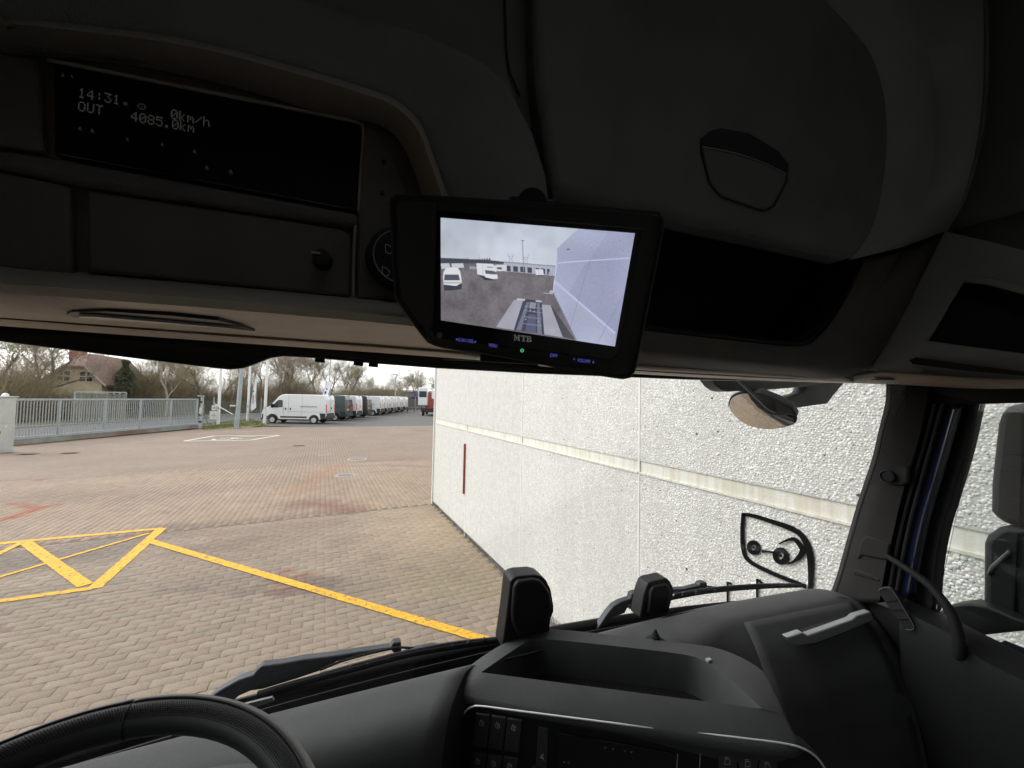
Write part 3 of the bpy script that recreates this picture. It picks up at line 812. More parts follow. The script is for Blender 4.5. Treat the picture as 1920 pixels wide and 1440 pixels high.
def arc(cx, cz, r, n=9): return [(cx + r * math.cos(t), cz + r * math.sin(t)) for t in np.linspace(0, math.pi, n)]
VANP = [(-2.70, .48), (-2.72, .70), (-2.71, 1.4), (-2.66, 2.2), (-2.60, 2.42), (-2.48, 2.50), (-1.0, 2.53), (.75, 2.52), (1.02, 2.47), (1.22, 2.36),
        (1.98, 1.46), (2.42, 1.26), (2.60, 1.10), (2.69, .85), (2.70, .50), (2.62, .32)]
VANB = [(2.62, .32)] + arc(1.72, .34, .43)[0:9] + [(1.2, .30), (-1.2, .30)] + arc(-1.73, .34, .43) + [(-2.3, .40)]


def hw(x, z):
    w = 1.02 - .055 * max(0, (z - 1.25) / 1.25) ** 1.6
    if x > 1.2: w -= .10 * ((x - 1.2) / 1.5) ** 2
    return w


def make_van():
    t = empty('panel_van', (0, 0, 0)); prof = VANP + VANB[1:]
    n = len(prof); mb = MB()
    L = [(x, hw(x, z), z) for x, z in prof]; Rr = [(x, -hw(x, z), z) for x, z in prof]
    mb.add(L + Rr, [tuple(range(n)), tuple(range(2 * n - 1, n - 1, -1))] + [(i, i + n, (i + 1) % n + n, (i + 1) % n) for i in range(n)])
    mb.obj('body', M_VW, t, bevel=.05, seg=3)
    def side(name, poly, m, off=.008, both=True, **k):
        for s in ((1, -1) if both else (1,)):
            P = [(x, s * (hw(x, z) + off), z) for x, z in poly]; MB().slab(P, (0, -s * .03, 0)).obj(name, m, t, **k)
    side('side_window', [(.90, 1.42), (.92, 1.98), (1.12, 2.04), (1.30, 2.0), (1.84, 1.44), (1.5, 1.36)], M_VGLASS)
    side('side_moulding', [(-1.15, .50), (-1.15, .64), (1.05, .64), (1.05, .50)], M_BUMP, .016, bevel=.01)
    side('sill', [(-1.28, .30), (-1.28, .40), (1.26, .40), (1.26, .30)], M_BUMP, .004)
    side('slide_rail', [(-1.98, 1.46), (-1.98, 1.50), (-.55, 1.50), (-.55, 1.46)], M_BUMP, .010)
    side('door_handle', [(.60, 1.18), (.60, 1.36), (.68, 1.36), (.68, 1.18)], M_BLACK, .02, bevel=.01)
    side('door_handle', [(.20, 1.18), (.20, 1.36), (.28, 1.36), (.28, 1.18)], M_BLACK, .02, bevel=.01)
    for x0 in (.42, -.72, .82): side('panel_joint', [(x0, .66), (x0, 2.36 if x0 < .5 else 1.42), (x0 + .012, 2.36 if x0 < .5 else 1.42), (x0 + .012, .66)], M_SEAM, .002)
    side('swage_line', [(-2.5, 1.02), (-2.5, 1.035), (.4, 1.035), (.4, 1.02)], M_SEAM, .001)
    side('wheel_arch', [(2.30, .33)] + arc(1.72, .34, .50)[1:-1] + [(1.14, .33)] + arc(1.72, .34, .44)[::-1], M_BUMP, .012)
    side('rear_bumper_side', [(-2.70, .42), (-2.71, .92), (-2.2, .92), (-2.25, .72), (-2.3, .42)], M_BUMP, .014, bevel=.01)
    side('front_bumper_side', [(2.10, .34), (2.18, .62), (2.35, .80), (2.60, .82), (2.63, .36)], M_BUMP, .014, bevel=.01)
    side('headlight', [(2.30, 1.00), (2.34, 1.20), (2.50, 1.12), (2.60, .98)], mat('headlight', (.4, .42, .44), .15), .012)
    MB().slab([(1.28, y, 2.33) for y in (-.80, .80)] + [(1.98, y, 1.49) for y in (.90, -.90)], (.03, 0, .026)).obj('windscreen', M_VGLASS, t)
    MB().box((2.69, 0, .58), (.08, 1.75, .52)).obj('front_bumper', M_BUMP, t, bevel=.03)
    MB().box((2.70, 0, .96), (.04, 1.2, .18)).obj('grille', M_BLACK, t, bevel=.01)
    MB().box((-2.735, 0, .56), (.10, 1.9, .26)).obj('rear_bumper', M_BUMP, t, bevel=.03)
    MB().box((-2.722, 0, .80), (.03, 1.6, .24)).obj('rear_step', M_BUMP, t, bevel=.01)
    for s in (1, -1):
        MB().slab([(-2.735, s * .99, .98), (-2.735, s * .99, 1.62), (-2.72, s * .97, 1.72), (-2.725, s * .86, 1.62), (-2.735, s * .86, .98)], (.08, 0, 0)).obj('tail_light', M_TAIL, t, bevel=.006)
        MB().slab([(-2.722, s * .82, 1.42), (-2.695, s * .80, 2.10), (-2.695, s * .10, 2.10), (-2.722, s * .10, 1.42)], (.02, 0, 0)).obj('rear_window', M_VW, t)
        m2 = MB().box((1.72, s * 1.12, 1.52), (.14, .20, .34)); m2.obj('mirror', M_BLACK, t, bevel=.03)
        for x in (1.72, -1.73):
            w = MB().lathe([(.0, -.10), (.20, -.10), (.31, -.11), (.335, -.07), (.335, .07), (.31, .11), (.22, .11)], Matrix.Translation((x, s * .91, .335)) @ Matrix.Rotation(-s * math.pi / 2, 4, 'X'), 20).obj('wheel', M_TYRE, t, smooth=True)
            MB().lathe([(.22, .10), (.21, .115), (.15, .10), (.08, .118), (0, .12)], Matrix.Translation((x, s * .91, .335)) @ Matrix.Rotation(-s * math.pi / 2, 4, 'X'), 18).obj('rim', M_RIM, w, smooth=True)
    MB().box((-2.728, 0, 1.55), (.012, .012, 1.5)).obj('door_split', M_SEAM, t)
    MB().box((-2.745, .42, 1.12), (.02, .52, .12)).obj('number_plate', M_PLATE, t)
    MB().box((-2.75, -.12, 1.36), (.04, .10, .16)).obj('rear_handle', M_BLACK, t, bevel=.01)
    MB().box((-2.64, 0, 2.47), (.10, .34, .05)).obj('brake_light', M_BUMP, t, bevel=.01)
    return t


def dup(root):
    def cp(o, par):
        c = o.copy(); COL.objects.link(c)
        if par is not None: c.parent = par
        for ch in list(o.children): cp(ch, c)
        return c
    return cp(root, None)


van0 = make_van()
VPX = [(588, 795), (628, 789.3), (650, 786), (671, 783), (698, 780), (711.6, 778.2), (725, 776.2), (738, 774.3), (749, 772.6)]
VLAB = ['white panel van parked nearest, seen side-on beside the white flagpole', 'dark green van parked directly behind the nearest white van', 'white van parked between the dark green and the black van',
        'black van, fourth in the parked row', 'white van next right of the black van, its rear wheel showing', 'white van second to the right of the black van', 'white van third to the right of the black van',
        'white van last but one at the far end of the parked row', 'white van farthest away at the right end of the parked row']
vh = np.array([-.925, .375]); vh /= np.linalg.norm(vh); va = math.atan2(vh[1], vh[0]); vl = np.array([-vh[1], vh[0]])
VB = G(588, 795)[:2]; VE = G(749, 772.6)[:2]
for i, (px, py) in enumerate(VPX):
    t = van0 if i == 0 else dup(van0)
    r = ray(px, py)[:2]; dirn = VE - VB; nn_ = np.array([-dirn[1], dirn[0]]); p = r * ((VB @ nn_) / (r @ nn_))        # where that sight line meets the row
    o_ = p + vh * 1.73 - vl * 1.0; t.location = (o_[0], o_[1], 0); t.rotation_euler = (0, 0, va + rng.uniform(-.012, .012))
    tag(t, VLAB[i], 'van', 'vans parked in a row')
    if i in (1, 3):
        for ch in t.children:
            if ch.name.startswith(('body', 'rear_window')):
                ch.material_slots[0].link = 'OBJECT'; ch.material_slots[0].material = (M_VG if i == 1 else M_VP) if ch.name.startswith('body') else M_VGLASS

# ---------------------------------------------------------------- red lorry and dealer sign at the corner of the building
ld = 52.0; p = D(806, 772, ld); lo_ = empty('red_lorry', (p[0], p[1], 0), math.radians(-20), 'red lorry with a white cab half hidden by the building corner', 'lorry'); sc_ = ld / 721
MB().box((.5, 3, 1.9), (2.3, 5.5, 2.6)).obj('body', mat('lorry_red', (.36, .06, .045), .5, coat=.3), lo_, bevel=.05)
MB().box((-.9, .0, 2.6), (1.2, 1.6, 2.4)).obj('cab', M_VW, lo_, bevel=.12, seg=3)
MB().box((-.9, -.81, 2.9), (1.0, .04, .8)).obj('windscreen', M_VGLASS, lo_, bevel=.02)
MB().box((.2, 2.5, .75), (2.0, 5.8, .5)).obj('chassis', M_BUMP, lo_, bevel=.03)
for x in (-.9, .9):
    for y in (.3, 4.6):
        w = MB().lathe([(.25, -.14), (.5, -.13), (.5, .13), (.25, .14), (.1, .1), (0, .1)], Matrix.Translation((x, y, .5)) @ Matrix.Rotation(math.pi / 2, 4, 'Y'), 16).obj('wheel', M_TYRE, lo_, smooth=True)
sd = 44.0; A = D(807.5, 718, sd); B = D(822, 730, sd); ps = empty('dealer_sign', (A[0], A[1], 0), 0, 'white pylon sign with a dark shield emblem beside the building corner', 'sign'); b_ = np.array([A[0], A[1], 0])
MB().slab([D(x, y, sd) - b_ for x, y in ((807.5, 718.5), (825, 718.8), (825, 731), (807.5, 730.6))], (.05, .2, 0)).obj('panel', M_WHITE, ps)
MB().slab([D(x, y, sd - .06) - b_ for x, y in ((810.2, 721), (813.3, 720.4), (816.6, 721), (816.2, 725), (813.4, 728), (810.6, 725))], (.005, .02, 0)).obj('shield_emblem', mat('emblem_grey', (.10, .11, .14), .4), ps)
MB().slab([D(x, y, sd - .09) - b_ for x, y in ((811.6, 722.2), (815.2, 722.2), (813.4, 725.6))], (.005, .01, 0)).obj('emblem_centre', mat('emblem_pale', (.5, .5, .55), .4), ps)
MB().slab([D(x, y, sd) - b_ for x, y in ((809.5, 733), (825, 733.2), (825, 748), (809.5, 747.4))], (.05, .2, 0)).obj('panel', M_WHITE, ps)
q = D(818, 745, sd) - b_; MB().box((q[0], q[1] + .1, (D(818, 731, sd)[2]) / 2), (.16, .16, D(818, 731, sd)[2])).obj('post', M_GALV, ps)
sg = D(779, 741, 64); t = empty('road_sign', (sg[0], sg[1], 0), 0, 'blue round road sign on a thin post past the vans', 'road sign')
MB().lathe([(0, -.02), (.28, -.02), (.28, .02), (0, .02)], Matrix.Translation((0, 0, sg[2])) @ Matrix.Rotation(math.pi / 2, 4, 'X'), 20).obj('disc', mat('sign_blue', (.05, .05, .40), .5), t)
MB().lathe([(.24, -.03), (.28, -.03), (.28, -.02)], Matrix.Translation((0, 0, sg[2])) @ Matrix.Rotation(math.pi / 2, 4, 'X'), 20).obj('rim', mat('sign_red', (.5, .03, .03), .5), t)
MB().tube([(0, .05, 0), (0, .05, sg[2])], .04, 6).obj('post', M_GALV, t)

# ---------------------------------------------------------------- house
M_YB = mat('yellow_brick', (.74, .63, .43), .9, var=.15, vscale=2.5, bump=.3, bscale=20)  # brick colour lifted to suggest haze
M_RT = mat('roof_tiles', (.27, .175, .145), .85, var=.25, vscale=3)  # tile colour paled in place of distance haze
M_REDB = mat('red_brick', (.28, .10, .065), .9, var=.2, vscale=4)
hd = 36.0
A = D(84, 745, hd); B = D(190, 745, hd + 1.5); hb = np.array([A[0], A[1], 0]); ux = (B - A)[:2]; HWd = np.linalg.norm(ux); ha = math.atan2(ux[1], ux[0])
house = empty('brick_house', (A[0], A[1], 0), ha, 'yellow brick house with a red-brown half-hipped tiled roof and a red chimney behind the trees', 'house')
k = hd / 721 * 1.08
ev, rg, hp = 2.5 + (731 - 716) * k, 2.5 + (731 - 662) * k, 2.5 + (731 - 690) * k
mid = HWd * .52; hx = HWd * .21; LY = 9.0
gab = [(0, 0, 0), (HWd, 0, 0), (HWd, 0, ev), (mid + hx, 0, hp), (mid - hx, 0, hp), (0, 0, ev)]
MB().slab(gab, (0, LY, 0)).obj('wall', M_YB, house)
ro = .5; rt = MB()
def slope(s):
    x0 = mid + s * (mid + ro) if s < 0 else mid + s * (HWd - mid + ro); xh = mid + s * hx
    return [(x0, -ro, ev - .25), (xh, -ro, hp + .12), (mid, 1.6, rg), (mid, LY, rg), (x0, LY, ev - .25)]
roof = MB().slab(slope(-1), (0, 0, -.18)).obj('roof', M_RT, house)
MB().slab(slope(1), (0, 0, -.18)).obj('roof', M_RT, house)
MB().slab([(mid - hx, -ro, hp + .12), (mid + hx, -ro, hp + .12), (mid, 1.6, rg)], (0, 0, -.15)).obj('roof_hip', M_RT, house)
for s in (-1, 1):
    a_ = slope(s)[0]; b_ = slope(s)[1]; MB().slab([(a_[0], -ro - .03, a_[2] - .18), (b_[0], -ro - .03, b_[2] - .18), (b_[0], -ro - .03, b_[2]), (a_[0], -ro - .03, a_[2])], (0, .05, 0)).obj('barge_board', M_WPAINT, house)
MB().box((mid - 2.2, 4.5, rg + .35), (.95, .9, 2.0)).obj('chimney', M_REDB, house)
MB().box((mid - 2.2, 4.5, rg + 1.38), (1.05, 1.0, .14)).obj('chimney_cap', M_KERB, house)
for xw in (mid - .85, mid + .75):
    for zz in (2.5 + (731 - 706) * k,):
        f = MB(); zc = zz; f.box((xw, -.03, zc), (1.0, .10, 1.0)); w = f.obj('window', M_WPAINT, house)
        for dx in (-.25, .25):
            for dz in (-.25, .25): MB().box((xw + dx, -.085, zc + dz), (.38, .02, .38)).obj('pane', M_VGLASS, w)
for xw in (mid - 2.0, mid + 1.6):
    w = MB().box((xw, -.03, 1.7), (1.4, .10, 1.2)).obj('window', M_WPAINT, house)
    for dx in (-.34, .34): MB().box((xw + dx, -.085, 1.7), (.58, .02, 1.0)).obj('pane', M_VGLASS, w)
fa, fb = D(140, 748, 31), D(236, 748, 33); t = empty('garden_fence', (fa[0], fa[1], 0), math.atan2((fb - fa)[1], (fb - fa)[0]), 'weathered grey board fence in front of the yellow house', 'fence'); L = np.linalg.norm((fb - fa)[:2]); zt = 2.5 - (735.5 - 733) * 32 / 721
MB().box((L / 2, 0, zt), (L, .08, .10)).obj('top_rail', M_GALV, t)
for i in range(9): MB().box((L * i / 8, .0, zt / 2), (.10, .10, zt)).obj('post', M_GALV, t)
bmsh = MB().box((0, 0, 0), (.26, .025, zt - .35)).mesh('board'); bmsh.materials.append(mat('weathered_board', (.20, .19, .15), .9, var=.3, vscale=3))
for i in range(int(L / .29)):
    o = bpy.data.objects.new('board', bmsh); o.location = (.2 + .29 * i, -.05, zt / 2 + .05); link(o, t)

# ---------------------------------------------------------------- trees
M_BARK = mat('bark', (.15, .125, .095), .95, var=.3, vscale=3)
M_TWIG = mat('twigs', (.34, .28, .215), .95, var=.25, vscale=2)  # twig colours lightened to stand in for hazy air
M_TWIG2 = mat('twigs_green', (.30, .265, .155), .95, var=.25, vscale=2)
M_BIRCH = mat('birch_bark', (.42, .38, .32), .9, var=.3, vscale=4)


def tubes_np(segs, n):
    """segs: list of (p0, p1, r0, r1) -> arrays of open prisms with n sides"""
    s = np.array([(*a, *b, c, d) for a, b, c, d in segs]); p0, p1 = s[:, :3], s[:, 3:6]; d = p1 - p0; d /= np.linalg.norm(d, axis=1)[:, None] + 1e-9
    ref = np.where(np.abs(d[:, 2:3]) > .9, np.array([[1., 0, 0]]), np.array([[0, 0, 1.]])); a = np.cross(d, ref); a /= np.linalg.norm(a, axis=1)[:, None]; b = np.cross(d, a)
    m = len(s); V = np.zeros((m, 2 * n, 3))
    for k in range(n):
        o = a * math.cos(2 * math.pi * k / n) + b * math.sin(2 * math.pi * k / n); V[:, k] = p0 + o * s[:, 6:7]; V[:, n + k] = p1 + o * s[:, 7:8]
    f = [(k, (k + 1) % n, n + (k + 1) % n, n + k) for k in range(n)]
    return stamp(None, f, V)


def grow(seed, hgt, spread=.5, r0=None, up=.25, fork=.28, twigs=1.0):
    r = random.Random(seed); big = []; small = []
    def branch(p, d, L, rad, lv):
        n = max(2, int(4 - lv * .5)); pts = [p]
        for i in range(n):
            d = (d + Vector((r.gauss(0, .16), r.gauss(0, .16), r.gauss(up * .3, .10)))).normalized(); q = pts[-1] + d * (L / n)
            ra, rb = rad * (1 - .45 * i / n), rad * (1 - .45 * (i + 1) / n)
            (big if lv < 2 else small).append((tuple(pts[-1]), tuple(q), ra, rb)); pts.append(q)
            if lv < 5 and (lv > 0 or i >= 1):
                k = 1 if lv < 2 else (2 if r.random() < .6 * twigs else 1)
                for _ in range(k):
                    ax = Vector((r.gauss(0, 1), r.gauss(0, 1), r.gauss(0, .5))).normalized(); nd = (d + ax * r.uniform(.5, 1.0) * (.6 + spread)).normalized()
                    branch(q, nd, L * r.uniform(.45, .72), max(rb * r.uniform(.45, .65), .008), lv + 1)
        if lv < 4:
            for _ in range(2): branch(pts[-1], (d + Vector((r.gauss(0, .4), r.gauss(0, .4), .2))).normalized(), L * .6, max(rad * .5, .008), lv + 1)
    branch(Vector((0, 0, 0)), Vector((r.gauss(0, .05), r.gauss(0, .05), 1)), hgt * fork * 1.3, r0 or hgt * .018, 0)
    return big, small


def tree_meshes(seed, hgt, bark=None, twig=None, **k):
    big, small = grow(seed, hgt, **k)
    allz = max(s[1][2] for s in big + small); f = hgt / allz
    sc = lambda L, rm: [(tuple(np.array(a) * f), tuple(np.array(b) * f), max(c, rm), max(d, rm)) for a, b, c, d in L]
    me1 = raw_mesh('trunk', *tubes_np(sc(big, .02), 6), smooth=True); me1.materials.append(bark or M_BARK)
    rr = random.Random(seed)
    if len(small) > 4600: small = rr.sample(small, 4600)
    me2 = raw_mesh('crown', *tubes_np(sc(small, .0095), 3)); me2.materials.append(twig or M_TWIG)
    return me1, me2


def tree_obj(name, mm, loc, rz, s, lab, cat, group=None):
    t = empty(name, loc, rz, lab, cat, group); t.scale = (s, s, s * rng.uniform(.92, 1.08))
    for nm, me in zip(('trunk', 'crown'), mm): link(bpy.data.objects.new(nm, me), t)
    return t


TM = [tree_meshes(3, 9.5, spread=.55), tree_meshes(8, 9.0, spread=.7), tree_meshes(14, 8.5, spread=.4, up=.5), tree_meshes(21, 9.0, spread=.6, twig=M_TWIG2)]
# single trees that stand out
p = D(80, 750, 33); tree_obj('bare_tree', tree_meshes(41, 8.5, spread=.75, r0=.27, fork=.36), (p[0], p[1], 0), .4, 1, 'bare dark-trunked tree with a forked trunk in front of the yellow house', 'tree')
p = D(312, 750, 40); tree_obj('birch_tree', tree_meshes(52, 9, bark=M_BIRCH, spread=.25, r0=.13, up=.8, fork=.5), (p[0], p[1], 0), 1.0, 1, 'slender pale-barked birch rising behind the gate', 'tree')
p = D(380, 750, 40); tree_obj('bare_tree', tree_meshes(63, 8, spread=.8, r0=.2, twig=M_TWIG2), (p[0], p[1], 0), 2.0, 1, 'bare greenish spreading tree just left of the first flagpole', 'tree')
# conifer
def conifer(hgt, seed):
    r = np.random.default_rng(seed); n = 9000; z = r.random(n) ** .8 * hgt * .92 + hgt * .06; rad = (1 - z / hgt) * hgt * .30 + .25; lob = .65 + .35 * np.sin(z * 4 + 3 * np.sin(z)); a = r.random(n) * 6.283; rr = rad * lob * np.sqrt(r.random(n)) * (1 + .18 * np.sin(a * 5 + z))
    c = np.c_[rr * np.cos(a), rr * np.sin(a), z - rr * .15]; s = r.uniform(.07, .2, n); V = np.zeros((n, 3, 3))
    d1 = r.normal(0, 1, (n, 3)); d1 /= np.linalg.norm(d1, axis=1)[:, None]; d2 = r.normal(0, 1, (n, 3)); d2 /= np.linalg.norm(d2, axis=1)[:, None]
    V[:, 0] = c - d1 * s[:, None]; V[:, 1] = c + d1 * s[:, None]; V[:, 2] = c + d2 * s[:, None] * .6
    return stamp(None, [(0, 1, 2)], V)
M_NEEDLE = mat('needles', (.10, .11, .065), .9, var=.4, vscale=2)
p = D(232, 750, 38); t = empty('conifer', (p[0], p[1], 0), 0, 'dark green conifer standing right of the yellow house', 'tree')
me = raw_mesh('crown', *conifer(2.5 + 57 * 38 / 721 * 1.05, 5)); me.materials.append(M_NEEDLE); link(bpy.data.objects.new('crown', me), t)
MB().tube([(0, 0, 0), (0, 0, 4.5)], [.2, .08], 8).obj('trunk', M_BARK, t)
rows = [(-25, 31, 1.0, 3), (40, 34, .95, 1), (150, 45, .85, 0), (200, 46, 1.0, 2), (262, 42, .95, 3), (290, 52, 1.1, 0), (345, 50, 1.0, 1), (415, 52, 1.05, 3), (432, 46, .9, 2), (455, 58, 1.1, 0), (478, 60, 1.15, 1), (505, 60, 1.2, 0), (528, 58, 1.15, 2),
        (545, 62, 1.2, 1), (563, 64, 1.15, 3), (580, 64, 1.2, 0), (600, 66, 1.15, 2), (618, 68, 1.1, 1), (637, 70, 1.05, 0), (655, 72, 1.05, 3), (672, 74, 1.0, 1), (690, 78, .95, 0), (706, 82, .8, 2)]
TLAB = ['leftmost, behind the gate cabinet', 'just left of the yellow house', 'behind the gable of the yellow house', 'behind the dark conifer', 'greenish, left of the pale birch', 'tall, half behind the pale birch', 'right of the pale birch',
        'greenish, behind the first flagpole', 'low, behind the lamp post', 'right of the lamp post', 'behind the beach flag between the flagpoles', 'left of the last flagpole', 'above the bonnet of the nearest van', 'above the cab of the nearest van', 'greenish, over the middle of the nearest van',
        'over the side of the nearest van', 'left of the leaning beach flag', 'right behind the leaning beach flag', 'above the dark green van', 'greenish, above the third white van', 'above the black van', 'above the white vans right of the black one', 'smallest, at the right end of the row']
for i, (px, d, s, k) in enumerate(rows):
    p = D(px, 750, d); tree_obj('bare_tree', TM[k], (p[0], p[1], 0), rng.uniform(0, 6.28), s, 'bare leafless tree across the road, ' + TLAB[i], 'tree', 'bare trees across the road')
for i, (px, d, s, k) in enumerate([(757, 84, .85, 1), (768, 88, .95, 0), (780, 86, .9, 3), (792, 92, 1.0, 2), (804, 86, 1.0, 0), (816, 90, 1.05, 1)]):
    p = D(px, 750, d); tree_obj('bare_tree', TM[k], (p[0], p[1], 0), rng.uniform(0, 6.28), s, 'bare tree beyond the parking area, ' + ['leftmost of its group', 'second from the left of its group', 'greenish, behind the blue road sign', 'right of the blue road sign', 'left of the red lorry', 'touching the building corner'][i], 'tree', 'bare trees beyond the parking area')
# undergrowth: a mass of thin stems along the far side of the road
segs = []; ur = random.Random(5)
LINE = [(-40, 27.5), (60, 31), (190, 37.5), (300, 42), (400, 49), (520, 56), (620, 62), (700, 70), (740, 76)]
for k in range(21000):
    i = ur.uniform(0, len(LINE) - 1.001); j = int(i); u = i - j; px = LINE[j][0] * (1 - u) + LINE[j + 1][0] * u; d = LINE[j][1] * (1 - u) + LINE[j + 1][1] * u + abs(ur.gauss(0, 2.2))
    b = D(px, 750, d); hmax = 2.2 + 2.4 * (.5 + .5 * math.sin(px * .043) * math.sin(px * .017 + 1)) * (1.1 if px > 100 else 1.25)
    if 70 < px < 205: hmax *= .62
    if px > 205: hmax *= 1.3
    q = Vector((b[0], b[1], 0)); dd = Vector((ur.gauss(0, .22), ur.gauss(0, .22), 1)).normalized(); L = hmax * ur.uniform(.35, 1.05); rad = ur.uniform(.010, .022)
    for s in range(3):
        q2 = q + dd * L / 3; segs.append((tuple(q), tuple(q2), rad * (1 - .25 * s), rad * (1 - .25 * (s + 1)))); q = q2
        sd_ = (dd + Vector((ur.gauss(0, .6), ur.gauss(0, .6), ur.gauss(0, .3)))).normalized(); segs.append((tuple(q), tuple(q + sd_ * L * .28), rad * .6, rad * .3))
        dd = (dd + Vector((ur.gauss(0, .25), ur.gauss(0, .25), -.05))).normalized()
me = raw_mesh('undergrowth', *tubes_np(segs, 3)); me.materials.append(mat('brush', (.32, .265, .19), .95, var=.35, vscale=.5, col2=(.38, .31, .18), var2=.7, v2scale=.3))
tag(link(bpy.data.objects.new('undergrowth', me)), 'tangle of bare brown brushwood along the far side of the road', 'undergrowth', kind='stuff')
# ================================================================== THE LORRY'S CAB (its own axes)
truck = empty('truck', (0, 0, 0), -TR, 'dark lorry cab seen from the driver seat, with black dashboard, wide windscreen and overhead lockers', 'truck')
XC = .31                                                       # the cab's centre line


def wy(x, z): return .95 - .12 * ((x - XC) / 1.15) ** 2 - (z - 1.9) * .36


def T_(pts, fn, k): return [tuple(fn(px, py, k)) for px, py in pts]
def plate(name, px, y, m, depth=.03, par=truck, fn=TY, off=None, **k):
    """an outline seen in the photo, standing at its own distance, with thickness behind it"""
    mb = MB().slab(T_(px, fn, y), off or ((0, depth, 0) if fn is TY else (depth, 0, 0) if fn is TX else (0, 0, -depth))); return mb.obj(name, m, par, **k)
def wire(name, pts, r, m, par=truck, n=8, flat=None, **k): return MB().tube(pts, r, n, flat=flat).obj(name, m, par, smooth=True, **k)


# ---- shell: closes the cab round the camera
M_EXT = M_NAVY
rl = MB()
for bx, by, sx_, sy_ in ((XC, .46, 2.5, .88), (XC, -.98, 2.5, .44), (-.56, -.37, .76, .78), (1.18, -.37, .76, .78)): rl.box((bx, by, 3.80), (sx_, sy_, .08))  # middle left open for the added daylight opening
shell = rl.obj('roof_lining', M_LINER, truck)
MB().box((XC, -.37, 3.82), (.98, .78, .006)).obj('added_light_hatch', M_PANE, truck)  # unseen glazed opening, added to brighten the cab from above
MB().box((XC, -1.22, 2.45), (2.5, .08, 2.8)).obj('back_wall', mat('bounce_padding', (.68, .66, .62), .9), truck)  # out of view; pale colour chosen to bounce light onto the lockers
MB().box((XC, -.1, 1.17), (2.5, 2.3, .06)).obj('floor_mat', mat('bounce_carpet', (.16, .155, .15), .95), truck)  # out of view; lightened so it throws more light upwards
MB().box((XC, .79, 2.645), (2.5, .15, .08)).obj('header_light_block', M_BLACK, truck)  # added filler that blocks daylight leaking in above the windscreen
MB().box((XC, .83, 3.25), (2.5, .06, 1.2)).obj('roof_front', M_EXT, truck)
MB().box((XC, 1.16, 1.15), (2.5, .06, .98)).obj('front_panel', M_EXT, truck, bevel=.02)
for s, xx in ((-1, -.90), (1, 1.54)):
    MB().box((xx, -.295, 3.18), (.06, 1.81, 1.32)).obj('side_wall', M_LINER, truck)
    MB().box((xx, .70, 3.23), (.06, .18, 1.2)).obj('side_wall', M_LINER, truck)
    MB().box((xx, -.82, 2.2), (.06, .78, 2.0)).obj('side_wall', M_LINER, truck)
door_l = MB().box((-.88, .12, 1.56), (.08, 1.1, .76)).obj('driver_door', M_DASHD, truck)
MB().box((-.90, .1, 2.23), (.004, 1.06, .60)).obj('window', M_PANE, door_l)
MB().slab([(-.88, .62, 1.9), (-.88, .86, 1.7), (-.88, .80, 2.66), (-.88, .50, 2.66)], (-.05, 0, 0)).obj('a_pillar', M_PILLAR, truck)

# ---- windscreen
xs = np.linspace(-.86, 1.475, 17); zs = np.linspace(1.66, 2.60, 9)
ws = MB().grid([[(x, wy(x, z), z) for x in xs] for z in zs]).obj('windscreen', M_GLASS, truck, smooth=True)
fr = MB().grid([[(x, wy(x, z) + .004, z) for x in xs] for z in (1.64, 1.74, 1.846)]).obj('black_border', M_BLACK, ws, smooth=True, solid=.003)
MB().grid([[(x, wy(x, 1.79) + .05 + d, z) for x in xs] for d, z in ((0, 1.815), (.02, 1.822), (.06, 1.80), (.10, 1.70))]).obj('cowl_panel', M_RUBBER, truck, smooth=True, solid=.004)
vis = [(-60, 630), (0, 640), (150, 659), (300, 677.5), (400, 690), (430, 692.5), (455, 690), (480, 681), (505, 671), (530, 667.5), (600, 671.5), (700, 681), (820, 690), (1000, 700), (1300, 712), (1560, 716.5), (1700, 722), (1700, 640), (1000, 600), (400, 560), (-60, 520)]
plate('sun_visor', vis, .775, mat('visor_black', (.010, .011, .013), .22, var=.1), .015, bevel=.004)
for px in (600, 672, 700): wire('visor_clip', [TY(px - 9, 681 + (px - 672) * .09, .765), TY(px + 9, 683 + (px - 672) * .09, .765)], .004, M_BLACK)

def ext(row):
    """carry a strip on to the left door, out of the photo"""
    a, b = np.array(row[0]), np.array(row[1]); d = (b - a) / (b[0] - a[0]); return [tuple(a + d * np.array([1, 1, .75]) * (-.868 - a[0]))] + list(row)
# ---- header trim under the overhead console, with the pull slot of the blind
r0 = T_([(-70, 602), (0, 607), (380, 635), (760, 662), (900, 673)], TY, .725)
r0b = T_([(-70, 593), (0, 598), (380, 627), (760, 655), (900, 667)], TY, .705)
r1a = T_([(-70, 591), (0, 596), (380, 624), (760, 651), (900, 663)], TY, .712)
r1 = T_([(-70, 585), (0, 590), (380, 617), (760, 645), (900, 657)], TY, .69)
r1b = T_([(-70, 578), (0, 584), (380, 612), (760, 641), (900, 652)], TY, .66)
r2 = T_([(-70, 534), (0, 543), (380, 572), (760, 606), (900, 625)], TY, .475)
r2b = T_([(-70, 524), (0, 533), (380, 562), (760, 597), (900, 618)], TY, .470)
r3 = T_([(-70, 490), (0, 500), (330, 528), (760, 568), (900, 590)], TY, .575)
r0, r0b, r1a, r1, r1b, r2, r2b, r3 = [ext(r) for r in (r0, r0b, r1a, r1, r1b, r2, r2b, r3)]
hd_l = MB().grid(rowify([r0, r0b, r1a, r1, r1b, r2, r2b, r3], 24)).obj('header_trim', M_HEAD, truck, smooth=True, solid=.006, off=0)
pn = np.cross(np.array(r2[1]) - np.array(r1b[1]), np.array(r2[4]) - np.array(r1b[1])); pn /= np.linalg.norm(pn)
if pn[2] > 0: pn = -pn
pt0 = np.array(r1b[3]) + pn * .006
